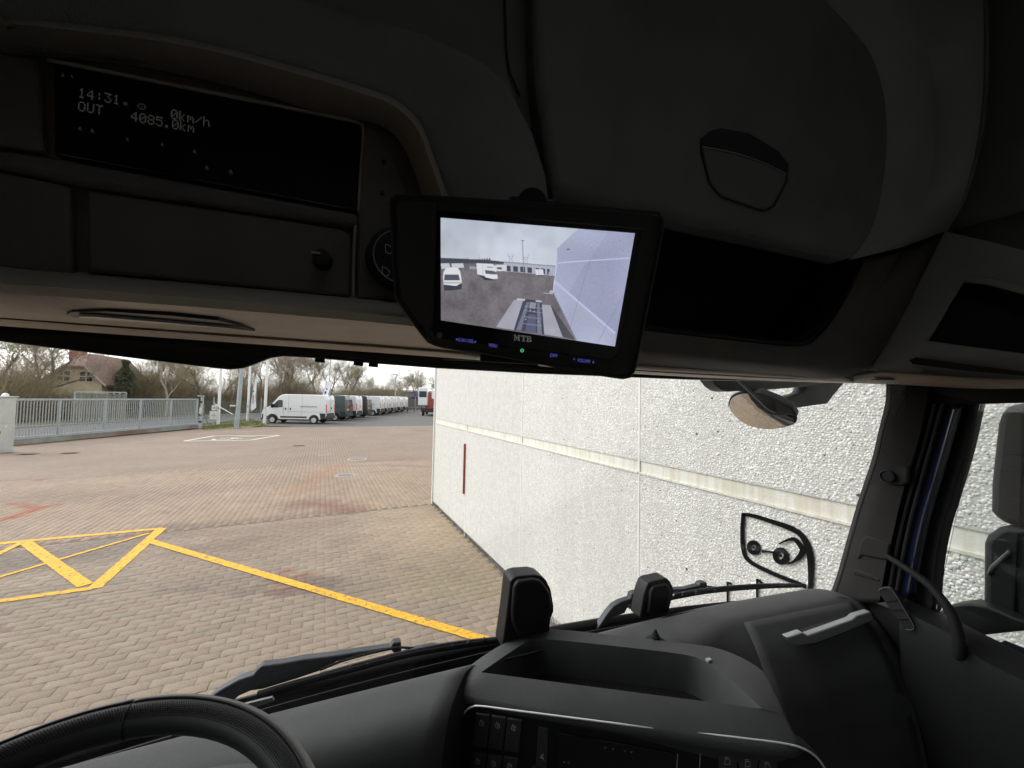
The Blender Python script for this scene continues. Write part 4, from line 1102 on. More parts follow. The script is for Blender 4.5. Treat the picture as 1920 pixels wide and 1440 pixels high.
MB().slab([tuple(TP(x, y, pt0, pn)) for x, y in ((125, 590), (135, 585), (200, 584), (320, 592), (410, 601), (455, 612), (478, 621), (420, 617), (300, 607), (200, 599), (140, 595))], tuple(-pn * .005)).obj('blind_slot', M_BLACK, hd_l)
MB().slab([tuple(TP(x, y, pt0 + pn * .004, pn)) for x, y in ((148, 593.5), (176, 594), (300, 604), (420, 614.5), (470, 620.5), (420, 616.5), (300, 607), (150, 596.5))], tuple(-pn * .003)).obj('blind_grip', M_SILVER, hd_l)
q0 = T_([(1010, 684), (1190, 699), (1400, 710), (1560, 716.5), (1600, 717)], TY, .73)
q0b = T_([(1010, 679), (1190, 695), (1400, 707), (1560, 714), (1600, 715)], TY, .70)
q1a = T_([(1010, 678), (1190, 693.5), (1400, 705), (1560, 713), (1600, 714)], TY, .708)
q1 = T_([(1010, 674), (1190, 690), (1400, 702), (1540, 711), (1590, 711)], TY, .675)
q2 = T_([(1010, 668), (1190, 684), (1400, 697), (1520, 706), (1580, 705)], TY, .66)
MB().grid(rowify([q0, q0b, q1a, q1, q2], 24)).obj('header_trim', M_HEAD, truck, smooth=True, solid=.005, off=0)

# ---- overhead console on the left: recessed front with read-out, doors and a knob
con = MB().box((-.44, .615, 2.80), (1.08, .10, .40)).obj('overhead_console', M_TRIMD, truck, bevel=.004)
plate('display', [(98, 116), (677, 234), (669, 397), (101, 290)], .556, M_GLOSS, .01, con, bevel=.003)
wire('display_edge', spline(T_([(90, 112), (380, 170), (660, 226), (679, 233), (682, 245), (676, 330), (672, 398)], TY, .555), 30), .0022, M_TRIM, con)
plate('locker_door', [(-70, 82), (66, 108), (78, 283), (-70, 262)], .550, M_TRIMD, .012, con, bevel=.004)
plate('locker_door', [(-70, 305), (128, 347), (133, 520), (-70, 494)], .550, M_TRIMD, .012, con, bevel=.004)
plate('locker_door', [(160, 354), (640, 428), (657, 440), (657, 556), (164, 508)], .550, M_TRIMD, .012, con, bevel=.004)
plate('ledge', [(-70, 270), (98, 294), (670, 400), (672, 424), (160, 346), (-70, 297)], .544, M_TRIMD, .02, con, bevel=.006)
plate('side_cheek', [(682, 236), (700, 236), (742, 300), (790, 420), (800, 560), (668, 560), (670, 410)], .552, M_TRIMD, .012, con, bevel=.004)
wire('cheek_edge', T_([(667, 408), (663, 480), (662, 556)], TY, .549), .002, M_TRIM, con)
kx = TY(605, 490, .545); MB().lathe([(0, .018), (.010, .017), (.012, 0)], Matrix.Translation(kx) @ Matrix.Rotation(math.pi / 2, 4, 'X'), 16).obj('latch_knob', M_BLACK, con, smooth=True)
MB().box((kx[0] - .006, kx[1] - .018, kx[2] + .004), (.010, .002, .0025)).obj('latch_mark', M_SILVER, con)
dk = TY(752, 487, .548); dl = MB().lathe([(0, .012), (.034, .012), (.036, .008), (.0445, .006), (.046, 0)], Matrix.Translation(dk) @ Matrix.Rotation(math.pi / 2, 4, 'X'), 40).obj('switch_dial', M_BLACK, con, smooth=True)
MB().lathe([(.0352, .0128), (.0362, .0135), (.0372, .0125)], Matrix.Translation(dk) @ Matrix.Rotation(math.pi / 2, 4, 'X'), 48).obj('dial_ring', M_SILVER, dl, smooth=True)
M_ICON = mat('icon_print', (.45, .45, .45), .6, var=0, emit=((.5, .5, .5), .012))
for (px, py) in ((728, 466), (722, 508)):
    p = TY(px, py, .533); wire('dial_icon', spline([p + np.array([a * .006, 0, b * .006]) for a, b in ((-.6, .9), (-.5, -.8), (.6, -1), (.9, 0), (.2, .7), (-.6, .9))], 18), .0005, M_ICON, dl, n=4)
for (px, py) in ((720, 303), (717, 362)):
    p = TY(px, py, .549); MB().box(p, (.005, .004, .004)).obj('clip_hole', M_BLACK, con)
# dotted read-out
FONT = {'0': '01110100011001110101110011000101110', '1': '00100011000010000100001000010001110', '3': '11111000100010000010000011000101110', '4': '00010001100101010010111110001000010', '5': '11111100001111000001000011000101110',
        '8': '01110100011000101110100011000101110', ':': '00000001000010000000001000010000000', '.': '00000000000000000000000000110001100', 'O': '01110100011000110001100011000101110', 'U': '10001100011000110001100011000101110',
        'T': '11111001000010000100001000010000100', 'k': '10000100001001010100110001010010010', 'm': '00000000001101010101101011000110001', '/': '00000000010001000100010001000000000', 'h': '10000100001011011001100011000110001', '*': '00000000000000001110011100111000000',
        'g': '00000011101000110101100010111000000'}
M_LCD = emis('readout_light', (.52, .49, .46), .025)
M_LCD2 = emis('readout_light_dim', (.45, .44, .46), .016)


def dots(text, a, b, hpx, name, m):
    """text from photo point a to b along its baseline top, letter height hpx"""
    A = TY(*a, .5545); B = TY(*b, .5545); h = (A[2] - TY(a[0], a[1] + hpx, .5545)[2]) / 7; n = len(text); cw = (B[0] - A[0]) / n; mb = MB()
    for i, ch in enumerate(text):
        if ch == ' ': continue
        for k, bit in enumerate(FONT[ch]):
            if bit == '1':
                x = A[0] + cw * i + cw / 6 * (k % 5 + .5); z = A[2] + (B[2] - A[2]) * i / n - h * (k // 5 + .5); dx, dz = cw / 6 * .46, h * .44
                mb.add([(x - dx, .5545, z - dz), (x + dx, .5545, z - dz), (x + dx, .5545, z + dz), (x - dx, .5545, z + dz)], [(0, 1, 2, 3)])
    me = bpy.data.meshes.new(name); me.from_pydata(mb.v, [], mb.f); me.materials.append(m); return link(bpy.data.objects.new(name, me), con)


dots('14:31', (147, 164), (228, 179), 18.5, 'readout_text', M_LCD)
dots('*', (229, 184), (245, 187), 14, 'readout_text', M_LCD2)
dots('g', (258, 190), (277, 194), 16, 'readout_text', M_LCD2)
dots('0km/h', (321, 204), (396, 221), 18.5, 'readout_text', M_LCD)
dots('OUT', (147, 189), (196, 198), 18.5, 'readout_text', M_LCD)
dots('4085.0km', (246, 208), (367, 232), 18.5, 'readout_text', M_LCD)
for (px, py, s) in ((150, 241, 5), (173, 245, 5), (239, 261, 4), (304, 271, 4), (365, 284, 5), (388, 314, 5), (433, 322, 5), (118, 141, 4), (135, 143, 3)):
    P = T_([(px - s * .7, py + s * .6), (px + s * .7, py + s * .8), (px + s * .3, py - s * .7), (px - s * .5, py - s * .7)], TY, .5545); me = bpy.data.meshes.new('readout_icon'); me.from_pydata(P, [], [(0, 1, 2, 3)]); me.materials.append(emis('icon_light', (.4, .39, .38), .012)); link(bpy.data.objects.new('readout_icon', me), con)

# ---- hood round the console and the fabric-covered bulge beside it
inn = [(-80, 80), (0, 94), (237, 117), (435, 159), (594, 206), (673, 222), (722, 236), (756, 270), (777, 317), (793, 366), (812, 430), (835, 540)]
out = [(-80, 36), (0, 50), (158, 68), (356, 96), (554, 147), (673, 183), (734, 207), (777, 249), (800, 307), (821, 366), (842, 430), (862, 540)]
a_ = T_(inn, TY, .60); b_ = T_(inn, TY, .548); c_ = T_(out, TY, .508); d_ = T_([(x + 5, y - 8) for x, y in out], TY, .500); e_ = T_([(x + 10, y - 16) for x, y in out], TY, .506)
a_, b_, c_, d_, e_ = [ext(r) for r in (a_, b_, c_, d_, e_)]
MB().grid(rowify([a_, b_, c_, d_, e_], 70)).obj('console_hood', M_TRIM, truck, smooth=True, solid=.004, off=0)
bul = [(x + 6, y - 10) for x, y in out] + [(1040, 560), (1042, 420), (1037, 382), (1030, 322), (1006, 244), (978, 192), (953, 143), (900, 101), (800, 52), (640, 8), (400, -60), (300, -330), (-80, -330)]
zl = e_[1][2] + .004
MB().box((-.64, .53, (zl + 3.75) / 2), (.46, .05, 3.75 - zl)).obj('bulge_lining', M_LINER, truck, bevel=.006)
MB().box((-.70, .782, 2.63), (.36, .015, .12)).obj('sun_visor', M_BLACK, truck, bevel=.004)
plate('bulge_lining', bul, .505, M_LINER, .05, bevel=.018, seg=4)
plate('roof_liner_front', [(-80, -420), (1060, -420), (1012, 159), (1045, 372), (1060, 470), (860, 470), (820, 160), (-80, 0)], .562, M_LINER, .04)
wire('liner_seam', spline(T_([(944, -60), (948, 30), (953, 122), (975, 180)], TY, .558), 12), .0016, M_BLACK)

# ---- locker on the right with its flap, open shelf under it
lk_px = [(1002, -330), (1004, 60), (1010, 159), (1038, 356), (1130, 378), (1240, 404), (1450, 452)] + [tuple(p) for p in spline([(1590, 485), (1610, 478), (1645, 415), (1666, 300), (1664, 190), (1640, 105), (1600, 48), (1555, 0), (1490, -80), (1400, -330)], 44)]
lk = plate('overhead_locker', lk_px, .52, M_LINER, .05, bevel=.014, seg=3)
plate('flap_recess_shade', [(1314, 287), (1314, 260), (1330, 246), (1352, 240), (1405, 250), (1458, 282), (1479, 308), (1477, 340), (1453, 388), (1440, 395), (1426, 396), (1352, 369), (1330, 345)], .5185, mat('flap_shadow', (.02, .02, .02), .8), .004, lk)  # flat dark plate, paints the shade of a finger recess
plate('flap', [(1318, 276), (1378, 288), (1431, 306), (1474, 326), (1472, 342), (1450, 384), (1438, 391), (1426, 391), (1354, 365), (1334, 342)], .513, mat('flap_plastic', (.13, .13, .128), .7, bump=.6, bscale=500), .006, lk, bevel=.003)
wire('flap_edge', spline(T_([(1318, 275), (1378, 287), (1431, 305), (1475, 326)], TY, .5125), 14), .0009, M_LIGHTER, lk)
wire('locker_joint', spline(T_([(1000, -80), (1001, 60), (1006, 159), (1034, 372)], TY, .535), 16), .0022, M_BLACK)
lip = [(1120, 600), (1190, 612), (1330, 628), (1470, 643), (1500, 642), (1522, 632), (1560, 588), (1590, 535), (1616, 484)]
lipf = T_(lip, TY, .60); lipb = [(x, .735, z + .005) for x, y, z in lipf]
shelf = MB().grid(rowify([lipf, lipb], 30)).obj('open_shelf', M_BLACK, truck, smooth=True, solid=.004, off=0)
MB().box((.74, .755, 2.80), (1.2, .02, .45)).obj('shelf_back', M_BLACK, shelf)
MB().box((.74, .66, 2.93), (1.2, .20, .02)).obj('shelf_top', M_BLACK, shelf)
wire('shelf_lip', spline(lipf, 40), .006, M_DASHD, shelf)
fro = T_([(1120, 606), (1190, 618), (1330, 634), (1470, 649), (1506, 648), (1530, 637), (1568, 592), (1598, 537), (1622, 484)], TY, .597)
mid = T_([(1120, 645), (1190, 655), (1330, 670), (1480, 684), (1530, 684), (1570, 668), (1610, 605), (1650, 540), (1690, 468)], TY, .62)
bot = [tuple(TY(px, py, y)) for px, py, y in ((1120, 680, .665), (1190, 686, .665), (1330, 695, .665), (1490, 704, .66), (1560, 708, .65), (1622, 692, .63), (1668, 630, .60), (1720, 540, .575), (1772, 432, .545))]
MB().grid(rowify([fro, mid, bot], 40)).obj('shelf_fascia', M_TRIMD, truck, smooth=True, solid=.004, off=0)

# ---- curved side trim, seam, corner pod
l1 = [(1400, -330), (1490, -90), (1560, 0), (1606, 50), (1646, 108), (1671, 190), (1675, 300), (1652, 420), (1614, 492)]
s1 = [(1800, -330), (1836, -90), (1846, 0), (1850, 90), (1848, 170), (1838, 260), (1818, 340), (1796, 395), (1770, 434)]
m1 = [((a[0] + b[0]) / 2, (a[1] + b[1]) / 2) for a, b in zip(l1, s1)]
L1 = T_([(x - 22, y - 4) for x, y in l1], TY, .548); S1 = T_(s1, TX, 1.43); Mq = [tuple(np.array(TY(*p, y))) for p, y in zip(m1, np.linspace(.53, .56, 9))]
MB().grid(rowify([L1, Mq, S1], 24)).obj('side_trim', M_LIGHTER, truck, smooth=True, solid=.004, off=0)
MB().grid(rowify([[tuple(np.array(p) + (.004, .004, 0)) for p in S1], [(x + .045, y - .10, z + .01) for x, y, z in S1], [(1.505, -.6, z + .05) for x, y, z in S1]], 24)).obj('side_lining', M_LINER, truck, smooth=True, solid=.004, off=0)
wire('trim_seam', spline(S1, 30), .0045, M_LINER)
ox = [(1632, 694), (1664, 640), (1716, 545), (1772, 434), (1850, 452), (1975, 484), (1975, 600), (1975, 712), (1850, 712), (1740, 703), (1680, 699)]
od = [1.30, 1.33, 1.37, 1.42, 1.42, 1.42, 1.41, 1.40, 1.38, 1.34, 1.31]
ix = [(1738, 640), (1756, 612), (1780, 570), (1806, 529), (1850, 532), (1975, 565), (1975, 620), (1975, 672), (1880, 660), (1800, 649), (1764, 644)]
idp = [1.352, 1.358, 1.37, 1.388, 1.392, 1.395, 1.39, 1.38, 1.37, 1.358, 1.355]
rr_ = [[tuple(TX(*p, d)) for p, d in zip(ox, od)], [tuple(TX(*p, d)) for p, d in zip(ix, idp)], [tuple(TX(*p, d) + np.array([.03, .01, .005])) for p, d in zip(ix, idp)]]
pod = MB().grid(rr_, True).obj('corner_pod', M_LIGHTER, truck, bevel=.004, solid=.003, off=0)
MB().slab([(x + .03, y + .01, z + .005) for x, y, z in rr_[1]], (.03, 0, 0)).obj('pod_recess', M_BLACK, pod)
plate('pod_brow', [(1806, 527), (1822, 516), (1860, 520), (1975, 552), (1975, 566), (1850, 534)], 1.37, M_LIGHTER, .02, pod, TX, bevel=.003)
plate('pod_groove', [(1704, 676), (1716, 670), (1975, 704), (1975, 710), (1800, 694), (1706, 682)], 1.325, M_BLACK, .006, pod, TX)
hl = T_([(1560, 713), (1640, 699), (1700, 701), (1850, 712), (1980, 714)], TX, 1.30); hl2 = T_([(1560, 716), (1640, 717), (1740, 722), (1850, 727), (1980, 724)], TX, 1.40)
MB().grid(rowify([hl, hl2, [(x + .1, y + .05, z + .04) for x, y, z in hl2]], 14)).obj('header_end', M_TRIM, pod, smooth=True, solid=.006, off=0)
p = TX(1660, 712, 1.35); MB().box(p, (.05, .04, .003)).obj('header_slot', M_BLACK, pod)

# ---- right pillar and door
pl = [(1676, 700), (1676, 728), (1674, 757), (1661, 810), (1647, 867), (1622, 941), (1601, 1012), (1580, 1086), (1566, 1125)]
pr = [(1742, 690), (1738, 728), (1735, 757), (1722, 820), (1706, 874), (1689, 934), (1675, 994), (1660, 1060), (1648, 1130)]
wd = [(1836, 690), (1832, 740), (1828, 757), (1812, 830), (1800, 875), (1782, 934), (1765, 990), (1752, 1060), (1745, 1150)]
A_ = [tuple(TX(*p, x)) for p, x in zip(pl, np.linspace(1.415, 1.475, 9))]; A0 = [(x + .03, y + .03, z) for x, y, z in A_]
B_ = [tuple(TX(*p, 1.455)) for p in pr]; Am = [tuple((np.array(a) * .65 + np.array(b) * .35) + np.array([-.006, -.008, 0])) for a, b in zip(A_, B_)]
apil = MB().grid(rowify([A0, A_, Am, B_, [(x + .05, y - .002, z) for x, y, z in B_]], 40)).obj('a_pillar', M_PILLAR, truck, smooth=True, solid=.004, off=0)
wire('glass_seal', spline([(x + .006, y + .006, z) for x, y, z in A_], 40), .006, M_RUBBER, apil)
C_ = [tuple(TX(*p, 1.50)) for p in wd]; B2 = [(x + .03, y - .002, z) for x, y, z in B_]
dfr = MB().grid(rowify([B2, [tuple((np.array(a) + np.array(b)) / 2 + np.array([.012, 0, 0])) for a, b in zip(B2, C_)], C_, [(x + .05, y, z) for x, y, z in C_]], 40)).obj('door_frame', M_RUBBER, truck, smooth=True, solid=.004, off=0)
nv = [[(1806 - w, 757), (1786 - w, 830), (1766 - w, 900), (1744 - w, 975), (1728 - w, 1050), (1716 - w, 1120)] for w in (0, 14, 26)]
MB().grid(rowify([T_(nv[0], TX, 1.478), T_(nv[1], TX, 1.470), T_(nv[2], TX, 1.474)], 30)).obj('painted_jamb', M_NAVY, dfr, smooth=True, solid=.003, off=0)
for w_ in (38, 52): wire('rubber_seal', spline(T_([(1806 - w_, 757), (1786 - w_, 830), (1766 - w_, 900), (1746 - w_, 975), (1730 - w_, 1050), (1718 - w_, 1120)], TX, 1.468), 24), .005, M_RUBBER, dfr)
plate('pillar_step', [(1647, 872), (1704, 874), (1703, 905), (1690, 912), (1640, 908), (1637, 900)], 1.445, M_PILLAR, .02, apil, TX, bevel=.006)
g_ = TX(1664, 893, 1.438); gm = Matrix.Translation(g_) @ Matrix.Rotation(-math.pi / 2, 4, 'Y')
MB().lathe([(0, .0), (.013, .0), (.0155, .005), (.018, .004), (.0185, -.005)], gm, 24).obj('speaker_grille', M_DASHD, apil, smooth=True)
for k in range(3):
    for j in range(6 + 5 * k):
        a = 2 * math.pi * j / (6 + 5 * k); q = gm @ Vector((.004 * (k + 1) * math.cos(a), .004 * (k + 1) * math.sin(a), .001)); MB().box(q, (.002, .0018, .0018)).obj('grille_hole', M_BLACK, apil)
p = TX(1719, 742, 1.45); MB().lathe([(0, .004), (.006, .003), (.007, -.004)], Matrix.Translation(p) @ Matrix.Rotation(-math.pi / 2, 4, 'Y'), 14).obj('screw_cover', M_BLACK, apil, smooth=True)
plate('handle_cover', [(1606, 1050), (1612, 1015), (1624, 1003), (1668, 1020), (1664, 1052), (1640, 1047), (1616, 1042)], 1.448, M_PILLAR, .02, apil, TX, bevel=.008, seg=3)
plate('handle_cover', [(1602, 1066), (1650, 1084), (1650, 1092), (1598, 1076)], 1.452, M_PILLAR, .01, apil, TX, bevel=.004)
gp_ = [tuple(TX(*p, x)) for p, x in (((1655, 1037), 1.47), ((1668, 1046), 1.445), ((1700, 1066), 1.43), ((1742, 1097), 1.42), ((1776, 1138), 1.41), ((1794, 1180), 1.405), ((1799, 1222), 1.41), ((1797, 1248), 1.44))]
wire('grab_handle', spline(gp_, 40), list(np.interp(np.linspace(0, 1, 40), [0, .15, .5, .75, 1], [.0068, .008, .0108, .0125, .0135])), M_RUBBER, n=14)
oe = T_([(1700, 1118), (1746, 1145), (1837, 1193), (1920, 1233), (2040, 1292)], TX, 1.50); ie = T_([(1690, 1138), (1712, 1155), (1800, 1200), (1832, 1232), (1920, 1278), (2040, 1335)], TX, 1.42)
door = MB().grid(rowify([[(x + .04, y, z - .01) for x, y, z in oe], oe, [tuple((np.array(a) + np.array(b)) / 2 + np.array([0, 0, .004])) for a, b in zip(spline(oe, 6), ie)], ie, [(x - .01, y, z - .05) for x, y, z in ie], [(x + .01, y, 1.4) for x, y, z in ie], [(x, y, 1.15) for x, y, z in ie]], 30)).obj('passenger_door', M_DASHD, truck, smooth=True, solid=.006, off=0)
MB().box((1.54, -.1, 1.54), (.06, 1.2, .72)).obj('door_skin', M_NAVY, door)
MB().slab([tuple(q) for q in [(1.515, C_[1][1], C_[1][2] - .02), (1.515, C_[8][1], C_[8][2] - .02), (1.515, -.45, 1.90), (1.515, -.45, C_[1][2] - .02)]], (.004, 0, 0)).obj('window', M_PANE, door)
MB().box((1.475, -.05, 1.53), (.05, .95, .76)).obj('door_lining', M_DASHD, door, bevel=.01)
plate('switch_panel', [(1868, 1240), (1890, 1238), (1960, 1270), (1960, 1290)], 1.455, M_BLACK, .01, door, TX, bevel=.002)
tp = T_([(1735, 700), (1830, 748), (1860, 749), (1960, 748), (2040, 746)], TX, 1.48)
MB().slab([tuple(TX(*p, 1.475)) for p in ((1738, 735), (1826, 757), (1850, 756), (2060, 752), (2060, 690), (1738, 680))], (.06, 0, 0)).obj('door_top_frame', M_RUBBER, door, bevel=.006)

PO = np.array([.257, .827]); PU = np.array([.872, -.49]); PW = np.array([-.49, -.872])
# ---- dashboard
def ye(x):
    k = min(1, max(0, (x - .3) / .6)); k = k * k * (3 - 2 * k)
    return .872 + .024 * k - .045 * max(0, (x - XC) / 1.15) ** 2 - .045 * max(0, (XC - x) / 1.15) ** 2
PL_ = [(.05, 1.80), (.012, 1.875), (-.012, 1.895), (-.045, 1.899), (-.104, 1.896), (-.134, 1.876), (-.152, 1.83), (-.162, 1.74), (-.17, 1.55), (-.20, 1.25)]
PR_ = [(.05, 1.80), (.012, 1.878), (-.012, 1.899), (-.055, 1.906), (-.086, 1.904), (-.100, 1.897), (-.150, 1.850), (-.205, 1.765), (-.250, 1.62), (-.29, 1.25)]
def prof(x):
    k = min(1, max(0, (x - .80) / .16)); k = k * k * (3 - 2 * k); P = np.array(PL_) * (1 - k) + np.array(PR_) * k
    e = min(1, max(0, (x - 1.36) / .11)); return P - np.array([[0, .02 * e * e]])
# the dashboard is left open where the centre pod stands: its outline, front to back
POD_L = [(-.02, .45), (.135, .70), (.206, .818), (.229, .850), (.290, .880), (.380, .910), (.442, .915), (.442, 1.0)]
POD_R = [(.70, .45), (.74, .510), (.79, .545), (.812, .590), (.840, .640), (.806, .702), (.715, .758), (.590, .830), (.442, .912), (.442, 1.0)]
def edge_x(O_, y): return float(np.interp(y, [q[1] for q in O_], [q[0] for q in O_]))
NP_ = 60
def prof_at(x, j):
    P = prof(x); q = spline([(x, ye(x) + dy, z) for dy, z in P], NP_); return q[j]
def dash_piece(xa, O_, left, nx):
    g = []
    for j in range(NP_):
        x = O_[3][0]
        for _ in range(5): x = .5 * x + .5 * edge_x(O_, prof_at(x, j)[1])
        g.append([tuple(prof_at(xa + (x - xa) * t, j)) for t in np.linspace(0, 1, nx)])
    return g
dmb = MB(); gl_ = dash_piece(-.95, POD_L, True, 26); gr_ = dash_piece(1.47, POD_R, False, 26); dmb.grid(gl_); dmb.grid(gr_)
dash = dmb.obj('dashboard', M_DASH, truck, smooth=True, solid=.006, off=0)
MB().grid([[r[-1] for r in gl_[8:46]], [(r[-1][0] + .012, r[-1][1] - .006, r[-1][2] - .03) for r in gl_[8:46]], [(r[-1][0] + .018, r[-1][1] - .01, r[-1][2] - .35) for r in gl_[8:46]]]).obj('pod_cheek', M_DASHD, dash, smooth=True)
def on_dash(x, dy, right=True, up=.0):
    P = PR_ if right else PL_; d = [-a for a, b in P]; return (x, ye(x) + dy, float(np.interp(-dy, d, [b for a, b in P])) + up)
for (x0, x1) in ((-.55, .155), (.175, .42), (.56, 1.36)):
    for dy, r in ((.008, .0035), (-.004, .0026), (-.013, .0024)):
        wire('defrost_slot', [on_dash(x, dy, x > .8, .0004) for x in np.linspace(x0, x1, 20)], r, M_BLACK, dash, n=6)
MB().box((1.52, .68, 1.6), (.09, .22, .60)).obj('dash_end', M_BLACK, dash)
# glovebox outline, handle, end vent
M_SILVER2 = mat('vent_rim_grey', (.05, .05, .05), .5)
sq = [on_dash(x, -.094, True, .0012) for x in np.linspace(.99, 1.13, 6)] + [on_dash(1.14, -.089, True, .0012)] + [on_dash(x, -.080, True, .0012) for x in np.linspace(1.145, 1.39, 10)] + [on_dash(1.41, -.09, True, .001)]
wire('glovebox_joint', sq, .0016, M_BLACK, dash, n=6)
wire('glovebox_joint', spline([on_dash(.985 - .03 * t, -.094 - .2 * t, True, .0012) for t in np.linspace(0, 1, 9)], 20), .0016, M_BLACK, dash, n=6)
hp_ = [(1477, 1196), (1506, 1186), (1515, 1192), (1560, 1176), (1599, 1162), (1607, 1155), (1633, 1147), (1638, 1159), (1637, 1164), (1571, 1191), (1530, 1206), (1500, 1210), (1489, 1209)]
plate('glovebox_handle', hp_, .702, M_SILVER, .018, dash, bevel=.003)
plate('glovebox_bowl', [(1506, 1184), (1560, 1166), (1606, 1151), (1600, 1163), (1560, 1178), (1515, 1194)], .722, M_BLACK, .01, dash)
ve = [(1645, 1108), (1653, 1102), (1666, 1102), (1676, 1112), (1712, 1172), (1712, 1180), (1700, 1181), (1690, 1172)]
vent = plate('end_vent', ve, 1.405, M_BLACK, .02, dash, TX, bevel=.002)
wire('vent_frame', spline(T_([(1648, 1106), (1665, 1101), (1677, 1112), (1695, 1142), (1713, 1173), (1709, 1181), (1698, 1180)], TX, 1.402), 30), .0015, M_SILVER2, dash, n=6)
for t in (.3, .55, .8):
    wire('vent_fin', T_([(1645 + 50 * t, 1108 + 66 * t), (1668 + 46 * t, 1104 + 70 * t)], TX, 1.403), .0015, M_DASHD, dash, n=5)
lid = []
for t in np.linspace(0, 1, 14):
    dy = -.098 - .185 * t; lid.append([tuple(np.array(on_dash(x, dy, True)) + np.array([0, -.005, .0045])) for x in np.linspace(.985 - .055 * t, 1.405 - .01 * t, 14)])
MB().grid(lid).obj('glovebox_lid', M_DASH, dash, smooth=True, solid=.004, off=0)
# stub on the dash, two sensor housings on the glass
an_ = TZ(1229, 1203, 1.900); MB().lathe([(.0, .030), (.0035, .029), (.004, .022), (.007, .021), (.0075, .016), (.010, .015), (.011, .009), (.018, .006), (.026, .001), (.027, -.006)], Matrix.Translation(an_), 20).obj('aerial_stub', M_RUBBER, truck, smooth=True)
hb_ = [(941, 1216), (950, 1152), (957, 1090), (964, 1083), (975, 1080), (1003, 1078), (1016, 1081), (1025, 1089), (1033, 1105), (1038.6, 1136), (1038.6, 1147), (1033, 1161), (1030, 1187), (995, 1205)]
hs1 = plate('sensor_housing', hb_, .905, M_BLACK, .055, truck, bevel=.004, seg=3, label='larger black sensor housing at the foot of the windscreen')
plate('housing_cover', [(960, 1150), (964, 1100), (972, 1090), (1000, 1086), (1014, 1089), (1022, 1097), (1032, 1112), (1036, 1136), (1035, 1146), (1030, 1159), (1026, 1188), (974, 1196), (962, 1170)], .893, M_BLACK, .02, hs1, bevel=.009, seg=4)
hs2_ = [(1200, 1160), (1208, 1113), (1214, 1096), (1220, 1091), (1250, 1084), (1257, 1090), (1263, 1102), (1263.5, 1113), (1253, 1152)]
hs2 = plate('sensor_housing', hs2_, .925, M_BLACK, .045, truck, bevel=.004, seg=3, label='smaller black sensor housing in front of the right wiper')
plate('housing_cover', [(1216, 1152), (1221, 1110), (1226, 1101), (1252, 1096), (1259, 1106), (1259, 1114), (1250, 1150)], .915, M_BLACK, .015, hs2, bevel=.006, seg=3)

# ---- centre pod: tray on top, control panel below, turned to the driver
def UW(u, w, z):
    p = PO + PU * u + PW * w; return (p[0], p[1], z)
hole = [(.0, .0, 1.902), (.28, .0, 1.902), (.50, .0, 1.902), (.553, .0, 1.902), (.556, -.006, 1.902), (.528, -.075, 1.903), (.498, -.118, 1.904), (.455, -.137, 1.905), (.29, -.138, 1.906), (.125, -.134, 1.906), (.09, -.122, 1.905), (.05, -.072, 1.903), (.008, -.012, 1.902)]
outr = [(-.052, .040, 1.878), (.28, .052, 1.878), (.575, .056, 1.880), (.600, .01, 1.892), (.612, -.06, 1.901), (.614, -.125, 1.903), (.55, -.176, 1.905), (.44, -.178, 1.908), (.29, -.178, 1.909), (.115, -.172, 1.909), (.055, -.135, 1.905), (-.01, -.06, 1.900), (-.048, -.0, 1.892)]
n_ = 72
def ring(pts, du=0, dw=0, dz=0, sc=1.0, z=None):
    c = np.mean(np.array(pts)[:, :2], 0); L = []
    P = np.array(pts + [pts[0]]); L = spline(P, n_ + 1)[:-1]
    return [UW(c[0] + (p[0] - c[0]) * sc + du, c[1] + (p[1] - c[1]) * sc + dw, (p[2] + dz) if z is None else z) for p in L]
lowr = [(u, w, z - .016) for u, w, z in outr]
pod_rows = [ring(hole, z=1.820, sc=.95), ring(hole, dz=-.006), ring(hole, sc=1.012), ring(outr, sc=.985, dz=.001), ring(outr, dz=-.004, sc=1.01), ring(outr, dz=-.010, sc=1.022), ring(lowr, sc=1.022), ring(lowr, dz=-.003, sc=1.01), ring(lowr, dz=-.01, sc=.985, dw=-.004), ring(lowr, dz=-.04, sc=.96, dw=-.01)]
pod_ = MB().grid(pod_rows, True).obj('centre_pod', M_DASH, truck, smooth=True)
fl = [UW(u, w, 1.822) for u, w in ((.01, -.004), (.54, -.004), (.545, -.03), (.50, -.13), (.46, -.165), (.12, -.163), (.06, -.09))]
MB().slab(fl, (0, 0, -.01)).obj('tray_floor', M_RUBBER, pod_)
rb = MB()
for k in range(74):
    u = .02 + .007 * k; w0 = -.155 if .12 < u < .46 else (-.05 if u <= .12 else -.09)
    if u < .535: rb.tube([UW(u, -.008, 1.823), UW(u, w0, 1.823)], .0018, 4)
rb.obj('tray_rib', M_RUBBER, pod_, kind='stuff')
MB().box(UW(.505, -.125, 1.905), (.012, .008, .008)).obj('tray_clip', M_SILVER, pod_)
